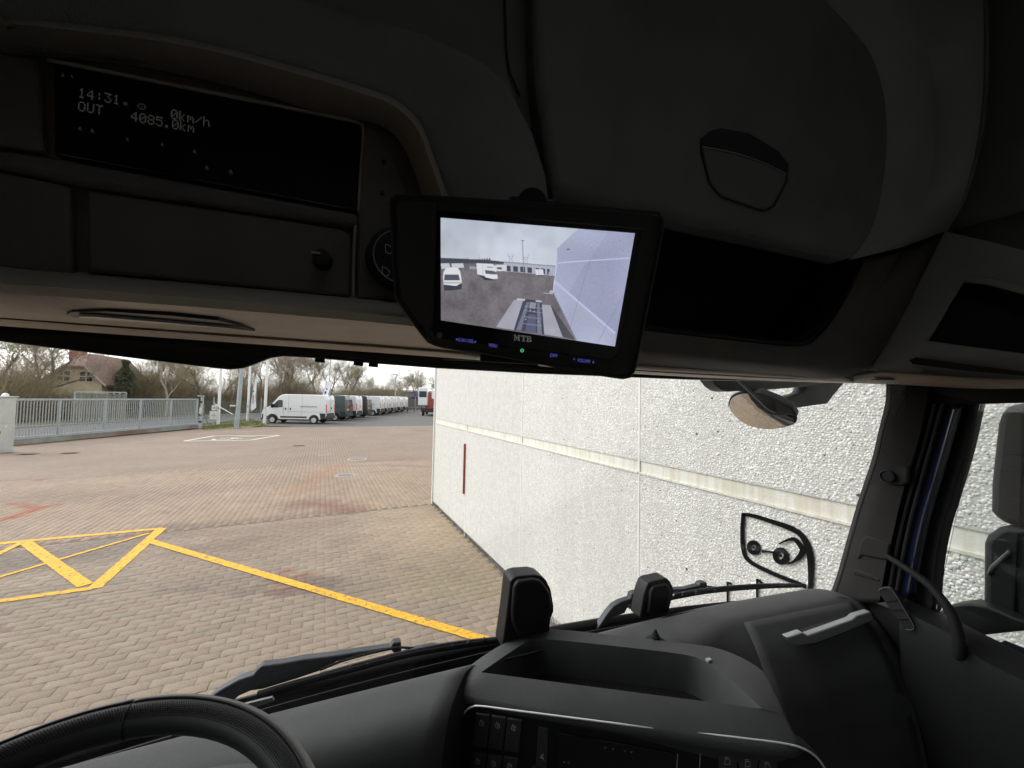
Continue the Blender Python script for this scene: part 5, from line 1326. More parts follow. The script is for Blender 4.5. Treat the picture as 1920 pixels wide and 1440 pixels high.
# body of the pod under the lip
bp_ = [(-.04, .030), (.57, .034), (.59, .0), (.54, -.15), (.10, -.15), (-.03, -.02)]
MB().slab([UW(u, w, 1.808) for u, w in bp_], (0, 0, -.6)).obj('pod_body', M_DASHD, pod_)
PPT = np.array(UW(0, .046, 1.80)); PN = np.array([PW[0], PW[1], .0])
def PP(px, py, off=0): return tuple(TP(px, py, PPT + PN * off, PN))
pan = MB().slab([PP(x, y) for x, y in ((858, 1392), (868, 1342), (872, 1332), (882, 1325), (900, 1322), (980, 1332), (1200, 1360), (1480, 1394), (1520, 1408), (1545, 1432), (1568, 1480), (1575, 1560), (835, 1560))], tuple(-PN * .03)).obj('control_panel', M_BLACK, truck, bevel=.002)
wire('chrome_strip', spline([PP(x, y, .006) for x, y in ((838, 1500), (850, 1430), (862, 1365), (867, 1344), (873, 1333), (883, 1326.5), (900, 1324), (980, 1334), (1200, 1362), (1400, 1385), (1480, 1396), (1515, 1408), (1540, 1430), (1560, 1470))], 90), .0018, M_CHROME, pan)
M_BTN = mat('button_plastic', (.032, .032, .034), .5, var=.05)
bt_ = []
for r_ in range(3):
    for c_ in range(3):
        dx, dy = -7.5 * r_ + 30 * c_, 72 * r_ + 4.5 * c_; bt_.append([(892 + dx, 1338 + dy), (919 + dx, 1342 + dy), (911.5 + dx, 1403 + dy), (884.5 + dx, 1398 + dy)])
for q in bt_:
    b = MB().slab([PP(x, y, .004) for x, y in q], tuple(-PN * .006)).obj('button', M_BTN, pan, bevel=.0012)
    cx, cy = (q[0][0] * .6 + q[2][0] * .4) + 3, q[0][1] + 17
    wire('button_icon', [PP(cx + a, cy + bb, .0046) for a, bb in ((-4, 4), (-2, -5), (2, -3), (4, 5), (-1, 6), (1, -1), (5, 0))], .00035, M_ICON, b, n=4)
for sx in (935, 1180, 1420): wire('panel_joint', [PP(982 if sx == 935 else sx, 1335 if sx == 935 else 1362 + (sx - 1180) * .13, .001), PP(976 if sx == 935 else sx - 8, 1500, .001)], .0008, M_GLOSS, pan, n=4)
scr = MB().slab([PP(x, y, .003) for x, y in ((1046, 1374), (1267, 1413), (1262, 1540), (1034, 1520))], tuple(-PN * .004)).obj('radio_screen', M_GLOSS, pan, bevel=.0008)
for cx, cy in ((1135, 1402), (1150, 1404), (1172, 1408), (1184, 1410), (1058, 1429), (1066, 1430)): MB().box(PP(cx, cy, .0042), (.004, .0006, .0025)).obj('screen_text', mat('dim_text', (.1, .1, .1), .5, emit=((.3, .3, .35), .01)), scr)
MB().slab([PP(x, y, .0035) for x, y in ((1010, 1364), (1028, 1368), (1026, 1440), (1010, 1470), (1002, 1470))], tuple(-PN * .005)).obj('button', M_BTN, pan, bevel=.001)
wire('button_icon', [PP(1013 + a, 1418 + b, .0046) for a, b in ((0, 4), (6, -5), (6, 5), (0, 0), (8, 8))], .0004, M_ICON, pan, n=4)
MB().lathe([(0, .016), (.010, .015), (.012, 0)], Matrix.Translation(PP(1006, 1446, .002)) @ Vector((PN[0], PN[1], 0)).to_track_quat('Z', 'Y').to_matrix().to_4x4(), 20).obj('volume_knob', M_BLACK, pan, smooth=True)
for k, px in enumerate((1350, 1388, 1425)):
    dy = (px - 1350) * .12; b = MB().slab([PP(x, y, .0035) for x, y in ((px, 1404 + dy), (px + 34, 1409 + dy), (px + 28, 1500), (px - 6, 1500))], tuple(-PN * .005)).obj('button', M_BTN, pan, bevel=.001)
    wire('button_icon', [PP(px + 14 + a, 1428 + dy + c, .0042) for a, c in ((-4, -5), (4, -5), (5, 5), (-5, 5), (-4, -5), (-6, -8), (2, -8))], .00035, M_ICON, b, n=4)
wire('panel_edge', [PP(1271, 1414, .003), PP(1266, 1480, .003)], .0008, M_LIGHTER, pan, n=4); wire('panel_edge', [PP(1313, 1413, .003), PP(1310, 1480, .003)], .0008, M_LIGHTER, pan, n=4)

# ---- instrument hood and steering wheel
hr = []
for t in np.linspace(0, 1, 10):
    w_ = .20 - .02 * t; h_ = .050 * (1 - (1 - t) ** 2 * .25) ; y = .84 - .24 * t
    hr.append([(-.30 + w_ * math.cos(a), y - .03 * math.sin(a) * (1 - t), 1.872 + h_ * math.sin(a) * (.35 + .65 * min(1, t * 2.2))) for a in np.linspace(0, math.pi, 24)])
hr.append([(x, y + .06, z - .06) for x, y, z in hr[-1]])
MB().grid(hr).obj('instrument_hood', M_DASH, truck, smooth=True, solid=.005, off=0)
WC = np.array([-.242, .351, 2.078]); al = .274; E1 = np.array([1., 0, 0]); E2 = np.array([0, math.cos(al), math.sin(al)]); EN = np.array([0, -math.sin(al), math.cos(al)])
def rim(t, ph, R_=.216, r_=.0165): 
    e = E1 * math.cos(t) + E2 * math.sin(t); return WC + e * (R_ + r_ * math.cos(ph)) + EN * r_ * math.sin(ph) * 1.12
whl = MB().grid([[tuple(rim(t, p)) for p in np.linspace(0, 2 * math.pi, 20, endpoint=False)] for t in np.linspace(0, 2 * math.pi, 96)], True).obj('steering_wheel', M_LEATHER, truck, smooth=True)
for (t0, t1) in ((-.2, .287), (.293, 1.525), (1.531, 2.807), (2.813, 6.06)):
    MB().grid([[tuple(rim(t, p, .216, .0180)) for p in np.linspace(-1.5, 1.25, 12)] for t in np.linspace(t0, t1, 40)]).obj('rim_cover', M_LEATHER2, whl, smooth=True, solid=.001)
for t in (.29, 1.528, 2.81): wire('stitch_seam', [rim(t, p, .216, .0168) for p in np.linspace(1.2, 4.4, 14)], .0005, M_BLACK, whl, n=5)
pf = MB()
for k in range(260):
    t = .05 + 2.9 * k / 260
    for j in range(8):
        tt = t + (j % 2) * .0056; p = rim(tt, 1.50 + .11 * j, .216, .0167); n2 = rim(tt, 1.50 + .11 * j, .216, .02) - p; n2 /= np.linalg.norm(n2)
        a = np.cross(n2, E1); a /= np.linalg.norm(a); b = np.cross(n2, a); s_ = .00062; pf.add([p + a * s_, p + b * s_, p - a * s_, p - b * s_], [(0, 1, 2, 3)])
me = bpy.data.meshes.new('perforation'); me.from_pydata(pf.v, [], pf.f); me.materials.append(M_GLOSS); o = link(bpy.data.objects.new('perforation', me), whl); o['kind'] = 'stuff'
for t in (-.15, math.pi + .15, 1.5 * math.pi):
    MB().tube([rim(t, math.pi, .214, .014), WC + (E1 * math.cos(t) + E2 * math.sin(t)) * .07 - EN * .05], [.014, .022], 10).obj('spoke', M_LEATHER, whl, smooth=True)
HM = Matrix(((E1[0], E2[0], EN[0], WC[0]), (E1[1], E2[1], EN[1], WC[1]), (E1[2], E2[2], EN[2], WC[2]), (0, 0, 0, 1)))
MB().lathe([(0, -.02), (.06, -.025), (.085, -.04), (.09, -.07), (.05, -.10)], HM, 28).obj('hub', M_LEATHER, whl, smooth=True)
MB().tube([tuple(WC - EN * .09), (-.26, .72, 1.70)], .045, 12).obj('column', M_DASHD, whl, smooth=True)

# ---- wipers
M_WIPER = mat('wiper_black', (.036, .040, .047), .5, var=.25, vscale=40, bump=.2, bscale=150)
arm = [(385, 1318), (400, 1303), (411, 1295), (447, 1275), (474, 1266), (482, 1256), (490, 1249), (528, 1244.5), (568, 1237), (626, 1230), (676, 1222), (700, 1219), (729, 1214.5), (734, 1213), (736, 1206), (752, 1204), (753, 1224), (738, 1225), (733, 1219), (700, 1224), (631, 1241), (604, 1257), (560, 1272), (492, 1293), (470, 1296), (447, 1306), (430, 1322)]
w1 = plate('wiper', arm, 1.025, M_WIPER, .022, truck, bevel=.003, label='wiper on the driver side lying along the foot of the windscreen')
wire('nozzle_hose', spline(T_([(600, 1256), (640, 1240), (690, 1226), (735, 1216), (752, 1214), (800, 1217)], TY, 1.018), 24), .0028, M_RUBBER, w1)
bl = T_([(483, 1303), (560, 1280), (649, 1257), (756, 1229), (850, 1212), (945, 1198)], TY, 1.01)
MB().tube(spline(bl, 40), .0075, 8, flat=(0, 0, 1)).obj('blade', M_RUBBER, w1, smooth=True)
b2 = T_([(600, 1264), (700, 1237), (768, 1220), (850, 1205), (930, 1196)], TY, 1.012)
wire('blade_bracket', spline(b2, 30), .0035, M_WIPER, w1)
for px in (660, 690, 728, 770, 800, 815, 850, 880, 910): wire('blade_clip', [TY(px, 1253 - (px - 640) * .21, 1.008), TY(px - 5, 1262 - (px - 640) * .23, 1.008)], .0045, M_WIPER, w1, n=6)
plate('blade_joint', [(752, 1228), (768, 1219), (812, 1210), (824, 1212), (820, 1221), (768, 1233)], 1.010, M_WIPER, .015, w1, bevel=.002)
plate('edge_trim', [(432, 1328), (470, 1318), (510, 1308), (514, 1314), (470, 1330), (440, 1338)], .99, mat('pale_edge', (.28, .29, .30), .6), .006, w1)
arm2 = [(1120, 1180), (1128, 1168), (1140, 1150), (1152, 1136), (1166, 1128), (1183, 1123), (1185, 1114), (1192, 1111), (1225, 1107), (1290, 1104), (1312, 1098), (1314, 1093), (1326, 1092), (1327, 1102), (1316, 1105), (1290, 1109), (1225, 1122), (1196, 1134), (1176, 1141), (1172, 1150), (1150, 1158), (1140, 1172)]
w2 = plate('wiper', arm2, 1.02, M_WIPER, .022, truck, bevel=.003, label='wiper on the passenger side, running behind the small sensor housing')
wire('nozzle_hose', spline(T_([(1262, 1112), (1290, 1104), (1318, 1099), (1350, 1102), (1380, 1101)], TY, 1.015), 20), .0028, M_RUBBER, w2)
wire('blade', spline([tuple(TY(x, y, yy)) for x, y, yy in ((1180, 1138, 1.0), (1265, 1120, 1.0), (1330, 1109, .99), (1420, 1101, .97), (1500, 1098, .94))], 30), .0065, M_RUBBER, w2)
wire('blade_bracket', spline([tuple(TY(x, y, yy)) for x, y, yy in ((1265, 1114, 1.0), (1330, 1103, .99), (1420, 1096, .97), (1490, 1095, .95))], 24), .003, M_WIPER, w2)
for px in (1280, 1305, 1340, 1365, 1400, 1430, 1460): wire('blade_clip', [TY(px, 1111 - (px - 1265) * .075, .985), TY(px, 1118 - (px - 1265) * .09, .985)], .004, M_WIPER, w2, n=6)

# ---- mirrors outside
M_MH = mat('mirror_housing', (.014, .015, .016), .5, var=.15, vscale=20, bump=.3, bscale=400)
fm = plate('front_mirror', [(1330, 705), (1339, 716), (1346, 725), (1356, 732), (1366, 734.5), (1440, 731), (1513, 725), (1560, 716), (1590, 700)], 1.03, M_MH, .06, truck, bevel=.006, label='convex kerb mirror hanging from the top right of the windscreen')
plate('mirror_arm', [(1590, 710), (1562, 744), (1552, 757), (1520, 761), (1484, 767), (1458, 753), (1480, 744), (1506, 736), (1514, 722), (1535, 710)], 1.05, mat('mirror_arm', (.035, .035, .036), .7, var=.5, vscale=14), .05, fm, bevel=.006)
MN = np.array([-.74, -.22, -.63]); MN /= np.linalg.norm(MN); MPT = TY(1430, 772, 1.05)
el = [(1364.7, 760), (1367, 750), (1373, 742), (1392, 735), (1424, 738), (1460, 753), (1484, 767.5), (1494, 785), (1488, 796), (1460, 803.6), (1431, 804.7), (1399, 796), (1376, 779)]
EL = [tuple(TP(*p, MPT, MN)) for p in el]; ELs = [tuple(p) for p in spline(EL + [EL[0]], 40)[:-1]]
MB().slab(ELs, tuple(-MN * .012)).obj('mirror_rim', M_BLACK, fm, bevel=.003)
cen = np.mean(np.array(ELs), 0); rows_ = [[tuple(cen + (np.array(p) - cen) * s + MN * (.003 + .012 * (1 - s * s))) for p in ELs] for s in (.95, .75, .5, .25, .02)]
MB().grid(rows_, True).obj('mirror_glass', M_MIRROR, fm, smooth=True)
bk = [(1399, 736), (1424, 736.5), (1460, 751.5), (1486, 767), (1495, 783), (1480, 778), (1462, 781), (1440, 778), (1420, 765), (1407, 750)]
MB().slab([tuple(TP(*p, MPT + MN * .022, MN)) for p in bk], tuple(-MN * .035)).obj('mirror_cowl', M_MH, fm, bevel=.006, seg=3)
plate('guide_rod', [(1381, 712), (1386, 712), (1446, 765), (1478, 782), (1474, 783), (1440, 767)], .99, mat('rod_grey', (.12, .125, .13), .5), .006, fm)
smr = plate('side_mirror', [(1855, 958), (1856, 905), (1868, 795), (1874, 777), (1885, 763), (1900, 756), (2010, 752), (2010, 1000), (1905, 990), (1880, 980), (1862, 970)], 1.76, M_MH, .10, truck, TX, bevel=.022, seg=4, label='tall black double mirror outside the passenger window')
plate('wide_mirror', [(1842, 1018), (1848, 1004), (1868, 990), (1885, 984), (1910, 988), (2010, 1004), (2010, 1190), (1920, 1172), (1870, 1156), (1848, 1146), (1841, 1128)], 1.75, M_MH, .11, smr, TX, bevel=.018, seg=4)
plate('mirror_foot', [(1746, 1158), (1764, 1145), (1784, 1134), (1815, 1131), (1850, 1137), (1905, 1160), (2010, 1186), (2010, 1196), (1930, 1182), (1838, 1192), (1800, 1180)], 1.70, M_MH, .08, smr, TX, bevel=.012, seg=3)
plate('mirror_joint', [(1915, 760), (1918, 760), (1912, 985), (1909, 985)], 1.755, M_BLACK, .004, smr, TX)
plate('mirror_joint', [(1906, 1000), (1909, 1000), (1900, 1165), (1897, 1165)], 1.745, M_BLACK, .004, smr, TX)
plate('turn_lamp', [(1850, 1072), (1856, 1060), (1890, 1030), (1896, 1036), (1862, 1068), (1852, 1080)], 1.742, mat('lamp_strip', (.16, .16, .16), .3), .012, smr, TX, bevel=.003)

# ================================================================== REVERSING MONITOR
def rotm(ax, ay, az): return Matrix.Rotation(az, 4, 'Z') @ Matrix.Rotation(ax, 4, 'X') @ Matrix.Rotation(ay, 4, 'Y')
MT = np.array([.155, .364, 2.622]); MM = rotm(.232, .100, -.451)
mon = empty('reversing_monitor', (0, 0, 0), 0, 'black monitor hanging from the overhead console, its screen showing the yard behind the lorry', 'monitor')
mon.matrix_world = Matrix.Rotation(-TR, 4, 'Z') @ Matrix.Translation(MT) @ MM
MI = MM.inverted(); MNr = np.array(MM @ Vector((0, 1, 0)))
def Q(px, py, y=0.0):
    """photo point on the monitor's own plane (x right, z up), y behind the screen"""
    p = TP(px, py, MT + MNr * y, MNr) - MT; return tuple(MI @ Vector(p))
def zq(x, y): return (680 + x / 3.3103, 340 + y / 3.3103)
def mplate(name, pts, y, m, depth, z=True, **k): return MB().slab([Q(*(zq(*p) if z else p), y) for p in pts], (0, depth, 0)).obj(name, m, mon, **k)
body = [(175, 150), (180, 115), (200, 94), (240, 88), (600, 106), (1000, 132), (1780, 190), (1836, 212), (1858, 262), (1842, 400), (1702, 1100), (1678, 1185), (1655, 1212), (1620, 1220), (1400, 1186), (900, 1090), (520, 1030), (430, 1004), (380, 962), (214, 735), (206, 700), (190, 500)]
M_MON = mat('monitor_black', (.012, .012, .013), .55, var=.1, bump=.2, bscale=900)
mplate('housing', body, .0, M_MON, .028, bevel=.004, seg=3)
mplate('bezel', [(462, 180), (1735, 292), (1590, 1075), (1540, 1110), (520, 985), (440, 960), (432, 930)], -.0018, M_GLOSS, .003, bevel=.0008)
hoodp = [(175, 150), (180, 115), (200, 94), (240, 88), (600, 106), (1000, 132), (1780, 190), (1836, 212), (1858, 262)]
# raised rim round the face
rimp = [Q(*zq(*p), -.002) for p in body + [body[0]]]
MB().tube(spline(rimp, 120), .0016, 6).obj('edge_rim', M_MON, mon, smooth=True)
# side panel left of the screen is slightly raised
mplate('side_cover', [(205, 130), (240, 112), (455, 130), (436, 900), (400, 940), (236, 720), (215, 500)], -.003, M_MON, .004, bevel=.0015)
br = Q(1000, 392, .04); MB().box((br[0], .06, br[2] - .01), (.05, .10, .03)).obj('bracket', M_BLACK, mon, bevel=.004)
ba = Q(1000, 372, .02); MB().lathe([(0, .012), (.015, .011), (.017, 0)], Matrix.Translation((ba[0], .014, ba[2] - .009)) @ Matrix.Rotation(math.pi / 2, 4, 'X'), 20).obj('pivot', M_BLACK, mon, smooth=True)
# the picture on the screen, drawn here point by point
IW, IH = 560, 320; SSF = 2
quadz = [(484, 225), (1690, 322), (1566, 1025), (486, 862)]


def homog(src, dst):
    A = []
    for (x, y), (u, v) in zip(src, dst): A += [[x, y, 1, 0, 0, 0, -u * x, -u * y, -u], [0, 0, 0, x, y, 1, -v * x, -v * y, -v]]
    return np.linalg.svd(np.array(A))[2][-1].reshape(3, 3)


HG = homog(quadz, [(0, 0), (IW * SSF, 0), (IW * SSF, IH * SSF), (0, IH * SSF)])
def hz(p):
    q = HG @ np.array([p[0], p[1], 1]); return q[:2] / q[2]
img = np.zeros((IH * SSF, IW * SSF, 3)); YY, XX = np.mgrid[0:IH * SSF, 0:IW * SSF] + .5
nz = lambda s, seed: vnoise(np.c_[XX.ravel() / SSF, YY.ravel() / SSF], s, seed).reshape(XX.shape)
tt = np.clip(YY / (IH * SSF * .42), 0, 1)[..., None]; img[:] = np.array([.62, .68, .80]) * (1 - tt) + np.array([.72, .76, .84]) * tt
img *= (1 + .26 * (nz(.012, 31) - .5) + .14 * (nz(.04, 32) - .5))[..., None] * (.80 + .2 * np.clip(XX / (IW * SSF), 0, 1))[..., None]
def fill(poly, col, tex=None):
    P = np.array([hz(p) for p in poly]); x0, y0 = np.floor(P.min(0)).astype(int).clip(0); x1, y1 = np.ceil(P.max(0)).astype(int) + 1; x1 = min(x1, IW * SSF); y1 = min(y1, IH * SSF)
    if x1 <= x0 or y1 <= y0: return
    X_, Y_ = XX[y0:y1, x0:x1], YY[y0:y1, x0:x1]; ins = np.zeros(X_.shape, bool)
    for i in range(len(P)):
        a, b = P[i], P[i - 1]
        if a[1] != b[1]: ins ^= ((a[1] > Y_) != (b[1] > Y_)) & (X_ < (b[0] - a[0]) * (Y_ - a[1]) / (b[1] - a[1]) + a[0])
    c = np.array(col, float) * (tex[y0:y1, x0:x1][ins][:, None] if tex is not None else 1); img[y0:y1, x0:x1][ins] = c
def ln(a, b, w, col):
    a = np.array(a, float); b = np.array(b, float); d = b - a; n = np.array([-d[1], d[0]]) / (np.linalg.norm(d) + 1e-9) * w / 2; fill([a + n, b + n, b - n, a - n], col)
gt = 1 + .5 * (nz(.03, 33) - .5) + .25 * (nz(.15, 34) - .5)
fill([(440, 500), (700, 510), (900, 530), (1160, 560), (1180, 720), (1400, 1040), (440, 960)], (.185, .172, .188), gt)
fill([(440, 480), (560, 486), (760, 500), (860, 512), (860, 524), (700, 520), (440, 515)], (.07, .08, .11))
for x in range(490, 760, 14): fill([(x, 500), (x + 7, 483 + (x * 7 % 9)), (x + 14, 500)], (.07, .08, .11))
fill([(845, 508), (1158, 540), (1158, 606), (845, 572)], (.46, .48, .58)); fill([(845, 508), (1158, 540), (1158, 548), (845, 516)], (.30, .32, .40))
for x0, x1 in ((862, 885), (900, 928), (942, 972), (985, 1012), (1034, 1058), (1068, 1092), (1104, 1120)):
    yb = 520 + (x0 - 845) * .10; fill([(x0, yb + 14), (x1, yb + 17), (x1, yb + 52), (x0, yb + 49)], (.07, .075, .10))
for x in range(900, 1150, 34): ln((x, 572 + (x - 900) * .1), (x, 584 + (x - 900) * .1), 2, (.1, .1, .13))
ln((962, 372), (962, 575), 5, (.30, .32, .40)); ln((952, 373), (974, 374), 5, (.22, .24, .32)); ln((702, 465), (702, 495), 2, (.3, .3, .4))
for cx, cy in ((888, 460), (978, 468)):
    ln((cx - 18, cy), (cx - 6, cy + 34), 2.5, (.28, .30, .40)); ln((cx + 18, cy), (cx + 6, cy + 34), 2.5, (.28, .30, .40)); ln((cx - 6, cy + 30), (cx + 6, cy + 30), 2.5, (.28, .3, .4)); ln((cx - 16, cy + 16), (cx + 16, cy + 16), 2.5, (.28, .3, .4)); ln((cx - 5, cy + 34), (cx - 10, cy + 60), 2.5, (.28, .3, .4)); ln((cx + 5, cy + 34), (cx + 10, cy + 60), 2.5, (.28, .3, .4))
def pv(poly, col): fill(poly, col)
pv([(484, 518), (530, 516), (540, 548), (490, 552)], (.60, .62, .68)); pv([(545, 518), (610, 518), (616, 545), (548, 548)], (.62, .64, .70)); pv([(648, 535), (690, 540), (690, 556), (645, 556)], (.34, .35, .42))
pv([(500, 640), (604, 640), (600, 680), (505, 686)], (.06, .06, .08)); pv([(497, 600), (500, 570), (512, 550), (545, 542), (580, 546), (594, 570), (603, 640), (570, 658), (500, 648)], (.78, .80, .83)); pv([(506, 586), (584, 588), (592, 624), (502, 622)], (.10, .11, .15)); pv([(500, 630), (600, 634), (600, 645), (500, 642)], (.5, .52, .56))
pv([(690, 590), (735, 605), (800, 630), (735, 625)], (.05, .05, .07)); pv([(686, 518), (780, 524), (800, 545), (806, 570), (735, 600), (690, 588)], (.76, .78, .83)); pv([(735, 562), (790, 570), (800, 590), (738, 586)], (.12, .13, .17)); pv([(732, 588), (806, 592), (808, 618), (780, 620), (735, 608)], (.80, .82, .86)); ln((722, 530), (722, 598), 3, (.5, .52, .58)); pv([(745, 540), (780, 543), (782, 550), (745, 547)], (.3, .31, .36))
pv([(795, 530), (862, 530), (862, 568), (815, 572), (795, 560)], (.70, .72, .78)); pv([(805, 545), (834, 547), (834, 560), (805, 558)], (.12, .12, .16))
pv([(1032, 562), (1080, 564), (1082, 600), (1036, 600)], (.74, .76, .82)); ln((1054, 566), (1054, 600), 3, (.45, .47, .55)); pv([(1036, 600), (1080, 600), (1078, 606), (1040, 606)], (.05, .05, .07)); pv([(1115, 580), (1142, 582), (1140, 596), (1112, 594)], (.45, .46, .52))
wt = 1 + .22 * (nz(.012, 35) - .5) + .09 * (nz(.30, 36) - .5)
fill([(1318, 292), (1700, 322), (1575, 1030), (1305, 985), (1148, 700), (1168, 430)], (.38, .405, .57), wt)
fill([(1318, 292), (1168, 430), (1160, 560), (1148, 700), (1200, 790), (1330, 560), (1500, 330)], (.42, .45, .61), wt)
fill([(1148, 630), (1568, 955), (1572, 1030), (1310, 985), (1148, 700)], (.455, .49, .65), wt)
ln((1168, 524), (1660, 482), 7, (.58, .61, .84)); ln((1160, 640), (1566, 948), 13, (.56, .59, .82)); ln((1384, 500), (1270, 900), 2.5, (.22, .23, .42)); ln((1612, 720), (1450, 1000), 2.5, (.22, .23, .42)); ln((1148, 704), (1310, 985), 6, (.22, .22, .32)); ln((1172, 428), (1148, 700), 4, (.72, .74, .92)); ln((1234, 432), (1252, 433), 9, (.12, .12, .2))
sr = random.Random(4)
for k in range(95):
    x, y = sr.uniform(1380, 1640), sr.uniform(340, 820); s = sr.uniform(1.5, 4.5)
    if x < 1640 - (y - 340) * .1 and abs(y - (524 - (x - 1168) * .085)) > 14: fill([(x - s, y), (x, y - s * .7), (x + s, y), (x, y + s * .7)], (.20, .20, .34))
fill([(1096, 776), (1140, 780), (1300, 980), (1225, 965)], (.085, .085, .10), gt)
fill([(905, 748), (965, 752), (915, 920), (808, 902)], (.42, .42, .50), 1 + .15 * (nz(.05, 37) - .5)); fill([(1080, 774), (1135, 778), (1222, 965), (1105, 948)], (.42, .42, .50), 1 + .15 * (nz(.05, 38) - .5))
fill([(965, 740), (1078, 755), (1105, 948), (915, 920)], (.07, .075, .11)); fill([(985, 760), (1000, 762), (960, 924), (930, 920)], (.20, .21, .30)); fill([(1050, 765), (1066, 767), (1090, 946), (1060, 940)], (.20, .21, .30)); fill([(1005, 760), (1045, 764), (1040, 800), (1000, 795)], (.30, .31, .40)); fill([(1000, 830), (1046, 834), (1052, 940), (985, 930)], (.12, .13, .22))
for y in (790, 815, 850, 890): ln((970, y - 6), (1085, y + 8), 3.5, (.30, .31, .40))
fill([(925, 738), (975, 742), (972, 754), (920, 750)], (.55, .55, .6)); fill([(1042, 748), (1078, 752), (1078, 762), (1040, 758)], (.55, .55, .6)); fill([(1130, 690), (1148, 692), (1146, 714), (1120, 708)], (.5, .5, .6)); ln((1085, 705), (1120, 712), 3, (.6, .6, .7))
for c in ((1010, 808), (1035, 815), (985, 860), (1065, 872)): fill([(c[0] - 5, c[1]), (c[0], c[1] - 6), (c[0] + 5, c[1]), (c[0], c[1] + 6)], (.4, .41, .5))
img = img.reshape(IH, SSF, IW, SSF, 3).mean((1, 3)); img *= 1 + .022 * np.random.default_rng(2).standard_normal((IH, IW, 1)); img = np.clip(img, 0, 1)
im = bpy.data.images.new('screen_picture', IW, IH, float_buffer=True); im.colorspace_settings.name = 'Non-Color'
px_ = np.ones((IH, IW, 4), np.float32); px_[..., :3] = img[::-1]; im.pixels.foreach_set(px_.ravel()); im.update(); im.pack()
M_SCR = bpy.data.materials.new('lit_screen'); M_SCR.use_nodes = True; nt = M_SCR.node_tree; p = nt.nodes['Principled BSDF']; ti = nt.nodes.new('ShaderNodeTexImage'); ti.image = im
p.inputs['Base Color'].default_value = (.01, .01, .01, 1); p.inputs['Roughness'].default_value = .15; nt.links.new(ti.outputs[0], p.inputs['Emission Color']); p.inputs['Emission Strength'].default_value = .37
c4 = [Q(*zq(*p), -.0026) for p in quadz]; me = bpy.data.meshes.new('screen'); me.from_pydata(c4, [], [(3, 2, 1, 0)]); uv = me.uv_layers.new(name='UVMap')
for li, c in enumerate(((0, 0), (1, 0), (1, 1), (0, 1))): uv.data[li].uv = c
me.materials.append(M_SCR); link(bpy.data.objects.new('screen', me), mon)
# lettering and marks under the screen
M_BLUE = emis('button_blue', (.16, .18, .80), .20); M_GREEN = emis('power_green', (.15, .85, .25), .30); M_MTB = mat('maker_letters', (.42, .41, .38), .5, emit=((.4, .4, .38), .05))


def mtext(s, a, b, hgt, m):
    """flat letters from photo point a to b on the monitor face"""
    c = bpy.data.curves.new('button_lettering', 'FONT'); c.body = s; c.size = 1; c.materials.append(m); o = bpy.data.objects.new('button_lettering', c); link(o, mon)
    A = np.array(Q(*zq(*a), -.0012)); B = np.array(Q(*zq(*b), -.0012)); L = np.linalg.norm(B - A); hh = abs(Q(*zq(a[0], a[1] - hgt), -.0012)[2] - A[2]); an = math.atan2(B[2] - A[2], B[0] - A[0])
    bpy.context.view_layer.update(); wdt = max(o.dimensions.x, .01)
    me = bpy.data.meshes.new_from_object(o.evaluated_get(bpy.context.evaluated_depsgraph_get())); bpy.data.objects.remove(o); me.materials.clear(); me.materials.append(m); o = link(bpy.data.objects.new('button_lettering', me), mon)
    o.matrix_local = Matrix.Translation(A - np.array([0, .001, 0])) @ Matrix.Rotation(-an, 4, 'Y') @ Matrix.Rotation(math.pi / 2, 4, 'X') @ Matrix.Diagonal((L / wdt, hh / .72, 1, 1)); return o


mtext('SCAN CASEL', (592, 992), (690, 1003), 22, M_BLUE); mtext('MENU', (783, 1026), (833, 1031), 22, M_BLUE); mtext('DIM', (1161, 1088), (1203, 1092), 22, M_BLUE); mtext('VOLUME', (1331, 1118), (1410, 1128), 22, M_BLUE)
def flatpoly(name, pts, m, y=-.0022): MB().slab([Q(*zq(*p), y) for p in pts], (0, .0004, 0)).obj(name, m, mon)
flatpoly('button_mark', [(577, 985), (583, 972), (589, 986)], M_BLUE); flatpoly('button_mark', [(693, 992), (705, 993), (698, 1004)], M_BLUE)
flatpoly('button_mark', [(1306, 1101), (1319, 1103), (1319, 1106), (1306, 1104)], M_BLUE); flatpoly('button_mark', [(1425, 1121), (1438, 1123), (1438, 1126), (1425, 1124)], M_BLUE); flatpoly('button_mark', [(1430, 1116), (1433, 1116), (1432, 1131), (1429, 1131)], M_BLUE)
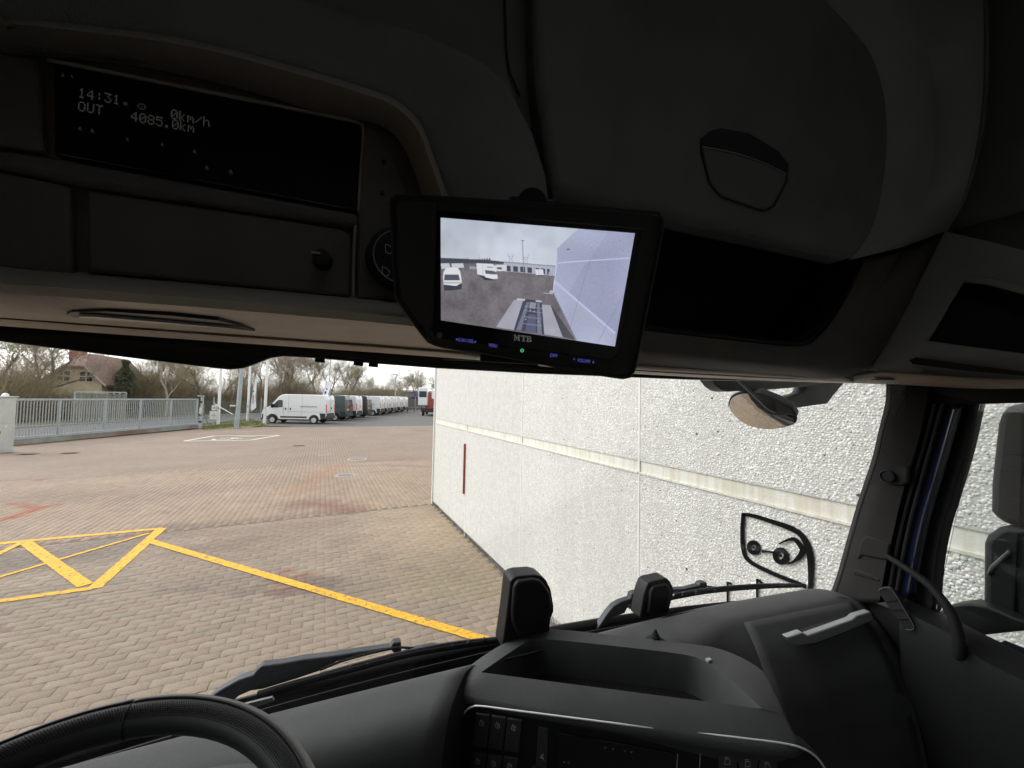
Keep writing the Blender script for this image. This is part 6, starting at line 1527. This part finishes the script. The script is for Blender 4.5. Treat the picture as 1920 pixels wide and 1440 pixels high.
MB().tube([Q(*zq(990 + 9 * math.sin(t), 1050 - 9 * math.cos(t)), -.0024) for t in np.linspace(.6, 5.68, 16)], .0004, 4).obj('power_mark', M_GREEN, mon); MB().tube([Q(*zq(990, 1037), -.0024), Q(*zq(990, 1050), -.0024)], .0004, 4).obj('power_mark', M_GREEN, mon)
MB().lathe([(0, .001), (.003, .0008), (.0034, 0)], Matrix.Translation(Q(*zq(478, 955), -.002)) @ Matrix.Rotation(math.pi / 2, 4, 'X'), 14).obj('light_sensor', mat('sensor_grey', (.12, .12, .12), .4), mon)
def LT(x, y, s=(938, 950, 36)): return (s[0] + x * s[2], s[1] + y * 36 + x * 4.2)
lt = lambda polys: [flatpoly('maker_letter', [LT(*p) for p in q], M_MTB) for q in polys]
lt([[(0, 0), (.32, 0), (.55, .55), (.78, 0), (1.1, 0), (1.1, .12), (1.0, .14), (1.0, .86), (1.1, .88), (1.1, 1), (.66, 1), (.66, .88), (.74, .86), (.74, .32), (.5, .95), (.24, .3), (.24, .86), (.36, .88), (.36, 1), (0, 1), (0, .88), (.1, .86), (.1, .14), (0, .12)]])
lt([[(1.2, 0), (2.14, 0), (2.14, .32), (2.04, .32), (1.98, .12), (1.82, .12), (1.82, .86), (1.94, .88), (1.94, 1), (1.42, 1), (1.42, .88), (1.54, .86), (1.54, .12), (1.38, .12), (1.3, .32), (1.2, .32)]])
lt([[(2.2, 0), (2.3, .0), (2.52, 0), (2.52, 1), (2.2, 1), (2.2, .88), (2.28, .86), (2.28, .14), (2.2, .12)], [(2.56, 0), (2.86, .02), (3.0, .14), (2.98, .36), (2.82, .46), (2.56, .48), (2.56, .38), (2.70, .36), (2.72, .14), (2.56, .11)], [(2.56, .50), (2.9, .52), (3.08, .66), (3.06, .86), (2.86, .99), (2.56, 1), (2.56, .89), (2.74, .87), (2.78, .64), (2.56, .60)]])
for a, b in (((560, 960), (720, 985)), ((775, 992), (850, 1003)), ((930, 1012), (1050, 1030)), ((1150, 1052), (1220, 1062)), ((1295, 1078), (1450, 1100))):
    h_ = 42; flatpoly('button_cap', [a, b, (b[0] - 8, b[1] + h_), (a[0] + 6, a[1] + h_)], M_MON, -.0010)
